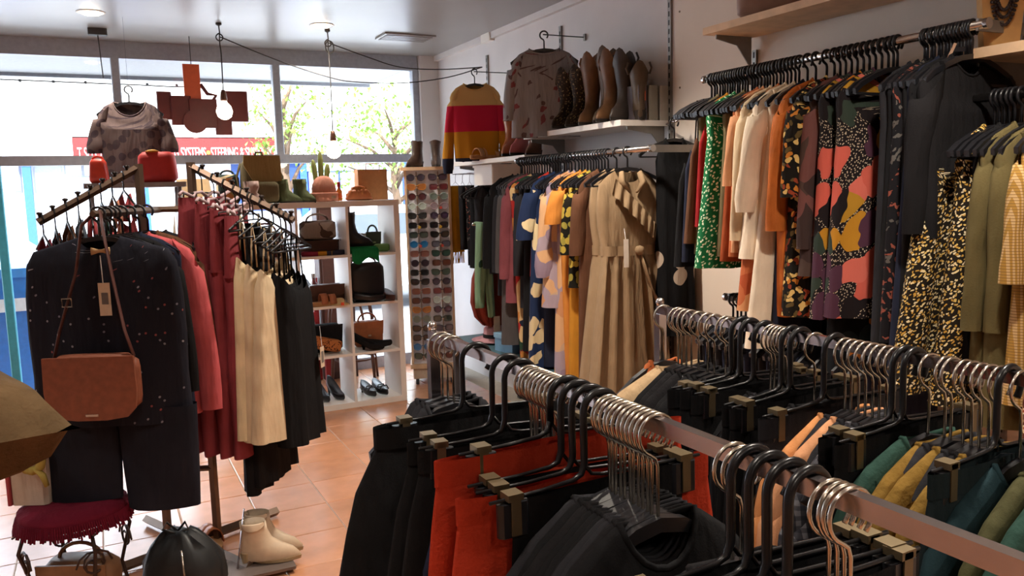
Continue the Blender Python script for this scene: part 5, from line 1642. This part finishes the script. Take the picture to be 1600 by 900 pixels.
for row in range(20):
    for ci in range(2):
        k_ = pal[row*2+ci] if row < 10 else pal[(row*3+ci*7) % 20]
        z = 1.635-row*.0735
        shades(sp((-.083, .083)[ci]+random.uniform(-.005, .005), -.195, z), k_[0], k_[1], k_[2], k_[3]+' sunglasses in the '+ordw[row]+' row, '+('cube shelf' if ci == 0 else 'wall')+' side of the stand', {5: '#c9a02a', 7: '#c04a3a', 3: '#c04a3a'}.get(row) if (row != 3 or ci == 1) else None)
# nose-rod pegs carry each pair
pg = MB()
for row in range(20):
    for cx in (-.083, .083):
        pg.box((cx-.006, -.2, 1.625-row*.0735), (cx+.006, -.165, 1.637-row*.0735))
stuff(pg.build('nose_pegs', plain('rod_tan', '#a08a78', .6), st))
BRB = plain('worn_brown_leather', '#4c3a30', .5, 0, .4, .2, 30, .15)
for k in range(2):
    boot('ankle_boot', ['dark brown ankle boot on the sunglasses stand, toe to the window', 'dark brown ankle boot on the sunglasses stand, beside the jumper'][k], 'boot', (2.27+.13*k, 6.12-.06*k, 1.716), R(215+35*k), BRB, h=.2, heel=.03, shaft=.045, toe=.15, scallop=.006)

# ================================================================ WALL SHELVES: BOOTS, SANDALS, BOOKS
SZ = 1.866
CB = plain('cowboy_dark', '#2e241e', .5, 0, .4, .3, 40, .3)
CT = plain('cowboy_tan', '#6a4a30', .5, 0, .4, .2, 20, .2)
CT2 = plain('cowboy_olive', '#544434', .5, 0, .4, .2, 20, .2)
CGR = plain('cowboy_grey', '#3a322e', .5, 0, .4, .2, 20, .2)
STUD = cells('studded_leather', '#2c231d', ['#8a7450', '#2c231d', '#5a4832'], 70, .28, .02, .5)
RZB = R(215)
bl = [((2.55, 4.29), STUD, .31, .045, 'dark cowboy boot with pale flecks, beside the grey jumper', None),
      ((2.57, 4.17), STUD, .31, .045, 'dark cowboy boot with pale flecks, beside the tan boots', None),
      ((2.57, 4.04), CT, .36, .045, 'tall tan cowboy boot next to the dark flecked pair', None),
      ((2.60, 3.92), CT2, .37, .05, 'tallest olive-brown cowboy boot with flared top', None),
      ((2.56, 3.83), CT, .34, .05, 'tan cowboy boot with light pointed toe', None),
      ((2.58, 3.73), CGR, .33, .045, 'dark grey-brown cowboy boot with rounded top', None)]
for (x, y), mt, h_, sc, lb, g_ in bl:
    boot('cowboy_boot', lb, 'boot', (x, y, SZ), RZB+random.uniform(-.15, .1), mt, h=h_, heel=.04, shaft=.06, toe=.18, scallop=sc, trim=mt)
boot('cowboy_boot', 'brown cowboy boot with pull tabs turned heel out, beside the books', 'boot', (2.60, 3.63, SZ), R(60), CT2, h=.27, heel=.035, shaft=.05, toe=.16, scallop=.03, trim=CT2)
for k, (cc, lb) in enumerate((('#4a4248', 'paperback with dark cover and orange lettering block beside the boots'), ('#8a8478', 'grey-spined paperback behind the dark one on the boot shelf'), ('#b8b0a4', 'pale paperback leaning at the shelf end'))):
    tb = thing('book', lb, 'book', (2.565+.07*k, 3.585+.004, SZ), 0)
    MB().box((0, 0, 0), (.004, .11, .18)).build('cover', plain('bk%d' % k, cc, .6), tb)
    MB().box((.004, .002, .002), (.05, .108, .178)).build('pages', plain('paper', '#e8dfcc', .9), tb)
    MB().box((.05, 0, 0), (.054, .11, .18)).build('cover', plain('bk%d' % k, cc, .6), tb)
    MB().box((0, -.003, 0), (.054, 0, .18)).build('spine', plain('bk%d' % k, cc, .6), tb)
    if k == 0:
        MB().box((.008, -.0036, .1), (.046, -.003, .15)).build('title_block', plain('orange_print', '#b8562e', .6), tb)
        MB().box((.006, -.0036, .01), (.048, -.003, .06)).build('photo_block', plain('dark_print', '#23252e', .6), tb)
LZ = 1.741
for k, (x, y, rz) in enumerate(((2.52, 5.50, 200), (2.53, 5.38, 205), (2.66, 5.52, 200), (2.66, 5.40, 205))):
    sandal('sandal', 'tan two-strap cork sandal in the group of four on the low shelf', (x, y, LZ), R(rz), plain('sandal_tan', '#b88a5c', .5), 'tan two-strap sandals')
boot('heeled_boot', 'glossy tan ankle boot on the sandal shelf', 'boot', (2.57, 5.08, LZ), R(225), plain('gloss_tan', '#a4663e', .2, 0, .5), h=.26, heel=.05, shaft=.05, toe=.19, scallop=.01)
boot('heeled_boot', 'dusty pink ankle boot with stitching beside the glossy tan boot', 'boot', (2.58, 4.93, LZ), R(215), plain('pink_leather', '#b8605c', .4), h=.28, heel=.05, shaft=.05, toe=.18, scallop=.02)
boot('heeled_boot', 'brown suede ankle boot under the grey jumper hem', 'boot', (2.60, 4.78, LZ), R(220), plain('suede_brown', '#6a4432', .8), h=.1, heel=.02, shaft=.045, toe=.17, scallop=.004)
boot('sneaker', 'dark shoe peeping out at the window end of the sandal shelf', 'shoe', (2.60, 5.68, LZ), R(200), plain('shoe_navy', '#23242c', .5), h=.09, heel=.015, shaft=.04, toe=.17, scallop=.003)

# ---------------------------------------------------------------- jumpers on display hooks
def disp_arm(p, xw, label):
    t = thing('wall_hook', label, 'hook', p)
    MB().tube([(0, 0, 0), (.02, 0, 0), (xw-p[0]-.014, 0, 0)], .0035, 8).build('rod', BLKM, t, True)
    MB().box((xw-p[0]-.012, -.01, -.02), (xw-p[0], .01, .02)).build('wall_plate', TRK, t)
def facing(x, y):
    return math.atan2(y, x)-R(90)
STRIPE = bands('striped_knit', [(-.80, '#23283a'), (-.53, '#b07820'), (-.345, '#b8233f'), (-.165, '#c9a268')], 2, -.8, 0)
p = (2.46, 5.42, 2.36)
disp_arm(p, 2.77, 'thin dark wall hook holding the striped jumper')
hanger('p', (p[0], p[1]-.01, p[2]), R(-24), 'black hanger inside the striped jumper', None).scale = (.82, 1, 1)
t = garment('jumper', 'top', STRIPE, (p[0], p[1]-.01, p[2]-.078), R(-24), 'knit jumper striped tan, crimson, mustard and navy', 'jumper', None, sh=.18, L=.55, hem=.155, tk=.05, nw=.08, dip=.045, fold=.006, sl=dict(Ls=.55, r0=.06, r1=.04, out=.065, cuff=.014))
p = (2.47, 4.42, 2.44)
disp_arm(p, 2.77, 'thin dark wall hook holding the grey floral jumper')
hanger('p', (p[0], p[1]-.01, p[2]), R(-27), 'black hanger inside the grey floral jumper', None)
garment('jumper', 'top', P_GREYF, (p[0], p[1]-.01, p[2]-.078), R(-27), 'grey jersey top with faded red flowers over the shelf', 'jumper', None, sh=.2, L=.53, hem=.21, tk=.045, nw=.09, dip=.03, fold=.012, sl=dict(Ls=.34, r0=.07, r1=.055, out=.05))

# ---------------------------------------------------------------- scarves and coats by the stand
def scarf(loc, rz, w_, L, mat, label, fringe=True, tk=.02, hookz=.06):
    t = thing('scarf', label, 'scarf', loc, rz)
    MB().tube([(0, 0, .085), (.008, 0, .095), (.0, 0, .06), (0, 0, .03), (-w_*.6, 0, .0), (w_*.6, 0, 0), (0, 0, .03)], .002, 6).build('hook_loop', STEEL, t)
    rs = [ring(w_*(1-.2*math.cos(u*PI)*.3), tk*(1+.5*u), -L*u, -L*u, -L*u, .005+.006*u, 1.5, u*2, 20) for u in [k/9 for k in range(10)]]
    MB().rings(rs).build('cloth', mat, t, True)
    if fringe:
        fr_ = MB()
        for k in range(16):
            x = -w_+2*w_*k/15
            fr_.tube([(x, random.uniform(-tk, tk), -L+.005), (x+random.uniform(-.006, .006), random.uniform(-tk, tk), -L-.09)], .003, 5)
        stuff(fr_.build('fringe', mat, t))
for k, (mt, lb, L, fr_) in enumerate(((K_YEL, 'mustard yellow fringed scarf on the wire hook rail', .52, True), (K_CHAR, 'charcoal scarf next to the yellow scarf', .5, False), (P_BW, 'black flecked scarf on the wire hook rail', .62, False))):
    scarf((2.53+.03*k, 5.99-.07*k, 1.565), R(10), .055 if k == 0 else .035, L, mt, lb, fr_)
hk2 = 'black hanger on the wire hook rail'
hang('p', 2.60, 5.60, 1.645, 0, 'jacket', 'top', K_BLACK, 'black hooded jacket on the wire hook rail', 'jacket', hk2, 'hangers on the wire hook rail', None, sh=.12, L=.62, hem=.13, tk=.07, nw=.05)
hang('p', 2.60, 5.52, 1.645, 0, 'coat', 'top', K_CHAR, 'charcoal coat on the wire hook rail', 'coat', hk2, 'hangers on the wire hook rail', None, sh=.12, L=.8, hem=.13, tk=.06, nw=.05)
# floor stand beneath the mid rail: terracotta coat, mint scarf on a low arm
ar = thing('wall_hook', 'long steel wall hook holding the terracotta cape and mint scarf', 'hook', (2.2, 4.95, 1.30))
ar['category'] = 'hook'
MB().tube([(0, 0, 0), (.53, 0, 0)], .008, 8).build('rod', STEEL, ar, True)
MB().lathe([(0, 0), (.03, 0), (.03, .012), (0, .012)], 14).xf(Matrix.Translation((.53, 0, 0)) @ Matrix.Rotation(R(-90), 4, 'Y')).build('wall_plate', TRK, ar)
t = thing('cape', 'terracotta red padded cape below the dark jackets', 'cape', (2.30, 4.95, 1.30))
TC = F('terracotta_wool', '#84382a', .9, 200, .5)
MB().rings([[(cx+w_*math.copysign(abs(math.cos(2*PI*i/24))**.8, math.cos(2*PI*i/24)), d_*math.sin(2*PI*i/24)+.02*math.sin(i*1.9), z) for i in range(24)] for z, w_, d_, cx in ((.012, .03, .012, .04), (-.05, .05, .03, .04), (-.2, .07, .05, .03), (-.36, .105, .07, .0), (-.52, .12, .08, -.0), (-.62, .115, .07, .02), (-.68, .08, .04, .04))]).build('body', TC, t, True)
MB().tube([(-.02, -.06, -.1), (-.04, -.085, -.4), (-.02, -.08, -.68)], .01, 8).build('front_seam', TC, t, True)
t = thing('scarf', 'mint green scarf with dark spots over the cape', 'scarf', (2.22, 4.83, 1.30))
MINT = cells('mint_spots', '#7fa183', ['#7fa183', '#2e4a3c', '#7fa183', '#7fa183'], 9, .22)
for k, (dx, L) in enumerate(((-.03, .55), (.035, .62))):
    MB().rings([ring(.03+.012*math.sin(u*3+k), .022, .012-L*u, .012-L*u, .012-L*u, .008, 1.5, u*4+k, 18, asym=dx*(.3+u)) for u in [j/9 for j in range(10)]]).build('tail', MINT, t, True)
MB().tube([(-.0, .12, .0), (-.0, .10, .012), (0, .02, .012), (0, .0, -.02)], .02, 8, flat=.4).build('fold_over', MINT, t, True)
MB().box((.045, -.03, -.72), (.09, -.028, -.6)).build('price_tag', plain('card', '#cdb9a0', .8), t)
# boxes and hat below
t = thing('shoe_box', 'light blue shoe box on the lower shelf below the patchwork dress', 'box', (2.38, 4.62, .50), R(8))
MB().bbox((-.15, -.1, 0), (.15, .1, .09), .004).build('box_body', plain('box_blue', '#6a94b4', .6), t)
MB().bbox((-.155, -.105, .085), (.155, .105, .115), .004).build('lid', plain('box_blue_lid', '#7ca4c0', .6), t)
t = thing('sun_hat', 'pale pink hat with dark band beside the blue shoe box', 'hat', (2.36, 4.98, .50))
PH = F('pink_felt', '#b88a90', .9, 200, .4)
MB().lathe([(.16, .012), (.165, .016), (.1, .02), (.085, .03), (.08, .09), (.06, .115), (0, .12)], 24).build('crown', PH, t, True)
MB().lathe([(.0865, .03), (.0865, .055), (.084, .055), (.084, .03)], 24).build('hat_band', K_CHAR, t)
t = thing('low_bench', 'low dark bench under the mid wall rail', 'bench', (2.42, 4.55, 0))
MB().bbox((-.28, -.75, .46), (.3, .75, .5), .005).build('seat_board', plain('bench_teal', '#3c5a64', .5), t)
for sx in (-.24, .26):
    for sy in (-.7, .7):
        MB().box((sx-.02, sy-.02, 0), (sx+.02, sy+.02, .46)).build('leg', DARKG, t)

# ---------------------------------------------------------------- necklace bust and bag on the high shelves
t = thing('necklace_bust', 'wooden necklace display bust on the pale shelf', 'bust', (2.52, 1.635, 1.906), R(-35))
MB().rings([[(x*k, y, z) for x, y in ((-.05, -.02), (.05, -.02), (.05, .02), (-.05, .02))] for z, k in ((0, 1.0), (.1, 1.15), (.2, 1.3), (.26, .9), (.3, .55))]).build('bust_board', plain('bust_wood', '#c89a62', .6, 0, .3, .12, 18), t)
t2 = thing('bead_necklace', 'triple-strand dark bead necklace on the wooden bust', 'necklace', (2.52, 1.635, 1.906), R(-35))
BEAD = plain('bead', '#2a1c20', .3)
for s_, (rx, rz_) in enumerate(((.026, .09), (.033, .112), (.04, .135))):
    b = MB()
    for k in range(26):
        a = PI+PI*k/25
        b.lathe([(0, -.0055), (.0048, -.003), (.0058, 0), (.0048, .003), (0, .0055)], 7, (rx*math.cos(a), -.027, .205+rz_*math.sin(a)))
    b.build('strand', BEAD, t2, True)
handbag('handbag', 'brown and white bag at the edge of the high shelf', (2.58, 2.66, 2.206), R(-60), plain('bag_taupe', '#8a6a58', .5), .14, .06, .1, .05)
sgt = thing('shelf_ticket', 'slim folded price ticket clipped at the near shelf corner', 'ticket', (2.39, 1.655, 1.9), R(-30))
MB().box((-.06, -.002, -.10), (-.052, .002, .03), Matrix.Rotation(R(24), 3, 'Y')).build('card', plain('ticket', '#c09a80', .7), sgt)
MB().box((-.04, .0, .0), (.0, .006, .014)).build('clip', BLKP, sgt)

# ================================================================ WINDOW DISPLAY
# blouse hung near the window
p = (.245, 6.0, 2.245)
t = thing('hanging_line', 'clear nylon line from the ceiling to the chiffon blouse', 'line', (p[0], p[1], p[2]))
MB().tube([(0, 0, .0), (0, 0, 2.7-p[2])], .0012, 5).build('line', glass('nylon', '#d8dce0', .1), t)
hanger('p', (p[0], p[1], p[2]), R(-14), 'dark blue hanger holding the chiffon blouse by the window', None)
garment('blouse', 'top', P_BLOUSE, (p[0], p[1], p[2]-.078), R(-14), 'taupe chiffon blouse with dark dots hanging by the window', 'blouse', None, sh=.2, L=.54, hem=.18, tk=.06, nw=.10, dip=.09, fold=.008, sl=dict(Ls=.25, r0=.07, r1=.08, out=.055, cuff=.01))
# orange and red cut-out sign
sg2 = thing('hanging_sign', 'orange and dark red cut-out panel sign hanging in the window', 'sign', (.70, 6.55, 2.0))
SO = plain('sign_orange', '#c4512a', .5)
SR = plain('sign_dark_red', '#5e1d19', .5)
MB().bbox((-.06, -.012, .17), (.055, .012, .50), .003).build('upright_panel', SO, sg2)
for lo, hi in (((-.25, .0, .10), (-.15, .03, .30)), ((-.16, -.02, .06), (-.02, .01, .27)), ((-.04, -.03, .04), (.16, .0, .25)), ((.14, -.02, -.01), (.26, .01, .2)), ((.22, -.012, .09), (.385, .018, .315))):
    MB().bbox(lo, hi, .008).build('red_panel', SR, sg2)
MB().lathe([(0, -.012), (.085, -.012), (.085, .012), (0, .012)], 24).xf(Matrix.Translation((.0, -.035, .085)) @ Matrix.Rotation(R(90), 4, 'X')).build('red_disc', SR, sg2)
MB().tube([(.055, 0, .36), (.1, 0, .29), (.16, 0, .28), (.12, 0, .22)], .014, 8).build('bracket_arm', SR, sg2, True)
MB().tube([(0, 0, .5), (0, 0, .7)], .003, 6).build('wire', CORD, sg2)
# tall narrow display table with red bags
tb = thing('display_table', 'tall narrow grey display table by the window', 'table', (.22, 5.74, 0))
GT = plain('table_grey', '#8c8a90', .5)
MB().bbox((-.28, -.15, 1.60), (.30, .15, 1.63), .006).build('top', GT, tb)
for sx in (-.24, .26):
    for sy in (-.12, .12):
        MB().tube([(sx, sy, 0), (sx, sy, 1.6)], .012, 8).build('leg', GT, tb, True)
MB().bbox((-.25, -.13, .8), (.27, .13, .82), .004).build('lower_shelf', GT, tb)
REDB = plain('red_leather', '#b02420', .65)
t = handbag('handbag', 'bright red handbag with yellow flower on the tall grey table', (.365, 5.70, 1.631), R(-20), REDB, .115, .055, .095, 0, False, taper=-.07)
MB().lathe([(0, 0), (.03, .004), (.042, .01), (.02, .018), (0, .02)], 10, (-.02, -.02, .185)).build('flower', plain('yellow_flower', '#d8a04a', .7), t, True)
t = handbag('handbag', 'small orange-red bucket bag at the other end of the grey table', (.03, 5.74, 1.631), R(-15), plain('orange_red', '#cc3a20', .45), .05, .045, .075, .02, False, taper=-.15)
t = thing('storage_drum', 'dark green round hat box on the lower shelf of the grey table', 'box', (.34, 5.74, .822))
MB().lathe([(0, 0), (.11, 0), (.11, .2), (0, .2)], 22).build('drum', plain('drum_green', '#36463e', .6), t, True)
MB().lathe([(0, .2), (.116, .2), (.116, .24), (0, .245)], 22).build('lid', plain('drum_green', '#36463e', .6), t, True)
# beige floor lamp
t = thing('floor_lamp', 'floor lamp with beige cone shade behind the bronze rack', 'lamp', (.63, 6.3, 0))
MB().lathe([(0, 0), (.13, 0), (.13, .02), (.02, .035), (0, .035)], 22).build('base', GT, t, True)
MB().tube([(0, 0, .03), (0, 0, 1.55)], .011, 8).build('pole', GT, t, True)
MB().rings([[(r_*math.cos(2*PI*i/24), r_*math.sin(2*PI*i/24), z) for i in range(24)] for r_, z in ((.17, 1.2), (.11, 1.66), (.107, 1.66), (.167, 1.2))], False, True).build('shade', F('shade_beige', '#b89c78'), t, True)
# bentwood chairs and red bench in the window bay
def chair(loc, rz, label):
    t = thing('bentwood_chair', label, 'chair', loc, rz)
    WD = plain('chair_wood', '#5a3626', .45)
    MB().lathe([(0, .44), (.19, .44), (.2, .455), (.19, .47), (0, .472)], 22).build('seat', WD, t, True)
    for sx in (-1, 1):
        MB().tube([(sx*.14, -.14, .45), (sx*.17, -.17, 0)], [.016, .011], 8).build('leg', WD, t, True)
        MB().tube([(sx*.14, .14, .45), (sx*.17, .2, 0)], [.016, .011], 8).build('leg', WD, t, True)
    MB().tube([(.17*math.cos(a), .16+.05*math.sin(a), .45+.45*math.sin(a)) for a in [k*PI/12 for k in range(13)]], .014, 8).build('backrest', WD, t, True)
    MB().tube([(.1*math.cos(a), .16+.04*math.sin(a), .45+.32*math.sin(a)) for a in [k*PI/10 for k in range(11)]], .01, 8).build('back_loop', WD, t, True)
    MB().tube([(.16*math.cos(a), .16*math.sin(a), .2) for a in [k*PI/10 for k in range(20)]], .009, 6, True).build('stretcher_ring', WD, t, True)
chair((1.78, 6.45, 0), R(160), 'dark bentwood chair behind the cube shelf at the wall end')
chair((.95, 6.5, 0), R(200), 'dark bentwood chair behind the cube shelf near the lamp')
t = thing('slatted_bench', 'red slatted bench in the window bay', 'bench', (1.35, 6.55, 0))
RB = plain('bench_red', '#8e2226', .5)
for k in range(5):
    MB().box((-.22, .12, .1+k*.13), (.2, .14, .18+k*.13)).build('slat', RB, t)
for sx in (-.22, .2):
    MB().box((sx-.02, .14, 0), (sx+.02, .17, .85)).build('upright', RB, t)
    MB().box((sx-.02, -.16, 0), (sx+.02, -.12, .42)).build('leg', RB, t)
MB().box((-.24, -.18, .42), (.22, .12, .45)).build('seat_board', RB, t)
t = thing('display_cabinet', 'narrow dark wood cabinet behind the cube shelf', 'cabinet', (1.72, 6.72, 0))
DW = plain('dark_wood', '#4a2c22', .5)
MB().bbox((-.14, -.08, 0), (.14, .1, 1.46), .006).build('carcass', DW, t)
for z0 in (.06, .76):
    d_ = MB().bbox((-.12, -.1, z0), (.12, -.08, z0+.64), .004).build('door', plain('dark_wood2', '#56342a', .5), t)
    MB().lathe([(0, 0), (.012, .004), (.012, .016), (0, .02)], 10).xf(Matrix.Translation((.09, -.1, z0+.32)) @ Matrix.Rotation(R(90), 4, 'X')).build('knob', BRASS, d_, True)

# ================================================================ FOREGROUND FLOOR
# wire stool with crimson-fringed throw
IR = plain('wrought_iron', '#3a2c28', .5, .5)
ch = thing('wire_stool', 'scrolled wrought iron stool below the navy dress', 'stool', (-.16, 3.30, 0), R(-26))
MB().tube([(.17*math.cos(a), .17*math.sin(a), .37) for a in [k*PI/12 for k in range(24)]], .009, 8, True).build('seat_ring', IR, ch, True)
MB().tube([(.12*math.cos(a), .12*math.sin(a), .14) for a in [k*PI/12 for k in range(24)]], .006, 8, True).build('lower_ring', IR, ch, True)
for k in range(4):
    a0 = R(45+90*k)
    ca, sa_ = math.cos(a0), math.sin(a0)
    lg = MB().tube([(r_*ca, r_*sa_, z) for r_, z in ((.165, .37), (.19, .30), (.15, .16), (.17, .06), (.21, .008))], .007, 8).build('leg', IR, ch, True)
    for sgn in (-1, 1):
        P = []
        for j in range(14):
            an = j/13*2.6*PI
            rr = .055*(1-j/18)
            P.append((ca*(.17)-sa_*sgn*(.06+rr*math.cos(an)-.055), sa_*.17+ca*sgn*(.06+rr*math.cos(an)-.055), .25+rr*math.sin(an)))
        MB().tube(P, .004, 6).build('scroll', IR, lg, True)
for k in range(5):
    MB().tube([(-.14+.07*k, -.15, .365), (-.14+.07*k, .15, .365)], .004, 6).build('seat_wire', IR, ch, True)
CRIM = F('crimson_fringe', '#5e1628', .95, 120, 1.0)
thr = thing('throw_cushion', 'thick crimson-edged cushion pad on the iron stool', 'cushion', (-.16, 3.30, .38), R(-26))
MB().lathe([(0, 0), (.165, .0), (.185, .02), (.18, .05), (.14, .065), (0, .068)], 30).build('pad', CRIM, thr, True)
fr_ = MB()
for k in range(150):
    a = 2*PI*k/150
    r_ = .183
    fr_.tube([(r_*math.cos(a), r_*math.sin(a), .03), ((r_+.012)*math.cos(a+.02), (r_+.012)*math.sin(a+.02), -.005-.02*random.random())], .004, 4)
stuff(fr_.build('fringe', CRIM, thr))
t = thing('folded_garment', 'white folded shirt with pink edge standing on the cushion', 'shirt', (-.28, 3.33, .448), R(-26))
MB().bbox((-.07, -.03, 0), (.06, .03, .20), .012).build('folded_cloth', F('white_fold', '#b4a698'), t)
MB().bbox((-.082, -.032, 0), (-.068, .032, .21), .004).build('pink_edge', K_PINK, t)
t2 = thing('hair_scrunchie', 'olive yellow fabric bow on the folded white shirt', 'accessory', (-.27, 3.27, .60), R(-26))
MB().tube([(.035*math.cos(a), -.01, .02+.035*math.sin(a)) for a in [k*PI/6 for k in range(12)]], .016, 8, True).build('loop', F('olive_yellow', '#9a8a4a'), t2, True)
MB().tube([(.01, -.015, .0), (.04, -.018, -.03), (.05, -.015, -.07)], [.012, .016, .012], 8, flat=.5).build('tail', F('olive_yellow', '#9a8a4a'), t2, True)
# bags on the floor
BGB = plain('floor_bag_brown', '#7a5a40', .55, 0, .4, .15, 25, .1)
handbag('handbag', 'tan brown leather bag on the floor under the iron stool', (-.15, 3.26, .001), R(-26), BGB, .13, .07, .12, .06, True)
t = thing('backpack', 'slouched black drawstring bag on the floor under the bronze rack', 'bag', (.20, 3.30, .001), R(-26))
BKN = plain('black_nylon', '#1b1d1f', .45, 0, .4, .2, 20, .3)
MB().rings([[((w_*math.copysign(abs(math.cos(2*PI*i/28))**.8, math.cos(2*PI*i/28)))+sx, d_*math.sin(2*PI*i/28)+.012*math.sin(i*1.7+z*40), z+.01*math.sin(i*.9)) for i in range(28)] for z, w_, d_, sx in ((.012, .145, .10, 0), (.06, .16, .115, 0), (.13, .15, .105, -.005), (.19, .115, .08, -.01), (.235, .07, .05, -.015), (.25, .045, .03, -.02))]).build('body', BKN, t, True)
for sgn in (-1, 1):
    MB().tube([(-.02, 0, .245), (-.02+sgn*.035, -.01, .285), (-.02+sgn*.05, -.02, .26), (-.02, -.02, .245)], .005, 6).build('drawstring', BKN, t, True)
MB().tube([(.03, -.1, .21), (.045, -.125, .12), (.06, -.125, .03)], .004, 6).build('zip', BRASS, t, True)
for k in range(2):
    sandal('sandal', 'tan strappy sandal on the floor behind the black drawstring bag', (.28+.07*k, 3.62+.03*k, .0), R(100), TAN_L, 'tan floor sandals')
WB = plain('ivory_leather', '#c8b298', .4, 0, .4, .08, 30, .1)
for k in range(2):
    boot('ankle_boot', ['ivory ankle boot with low heel on the rack base, toe to the aisle', 'ivory ankle boot standing behind the other on the rack base'][k], 'boot', (.47+.03*k, 3.36+.09*k, .032), R(-18-5*k), WB, h=.155, heel=.035, shaft=.045, toe=.18, scallop=.008, solem=plain('ivory_sole', '#a8906e', .6))
t = thing('shoe_horn', 'long grey steel shoe horn leaning on the ivory boots', 'shoe horn', (.39, 3.34, .001))
MB().tube([(0, 0, 0), (.02, .01, .1), (.05, .03, .26)], [.012, .01, .008], 8, flat=.4).build('blade', STEEL, t, True)

# hessian cushion on a tall stool at the very edge
hs = thing('tall_stool', 'tall wooden stool carrying the hessian cushion', 'stool', (-.42, 1.78, 0))
MB().bbox((-.16, -.16, .98), (.16, .16, 1.02), .02).build('seat', WOODL, hs)
for sx in (-.13, .13):
    for sy in (-.13, .13):
        MB().tube([(sx, sy, .98), (sx*1.2, sy*1.2, 0)], .014, 8).build('leg', WOODL, hs, True)
cs = thing('hessian_cushion', 'brown hessian cushion with a pointed corner', 'cushion', (-.33, 1.70, 1.135), R(18))
HES = F('hessian', '#66523a', .95, 120, 2.0, .4)
N = 13
vs, fs = [], []
for sgn in (1, -1):
    for i in range(N):
        for j in range(N):
            u, v_ = -1+2*i/(N-1), -1+2*j/(N-1)
            e_ = max(abs(u), abs(v_))
            pin = 1-.10*(1-abs(abs(u)-abs(v_)))*0
            x = .22*u*(1-.07*(1-v_*v_))
            y = .22*v_*(1-.07*(1-u*u))
            z = sgn*.095*((1-u**4)*(1-v_**4))**.5
            vs.append((x, y, z))
    k0 = 0 if sgn == 1 else N*N
    for i in range(N-1):
        for j in range(N-1):
            fs.append((k0+i*N+j, k0+(i+1)*N+j, k0+(i+1)*N+j+1, k0+i*N+j+1))
MB().add(vs, fs).build('cover', HES, cs, True)
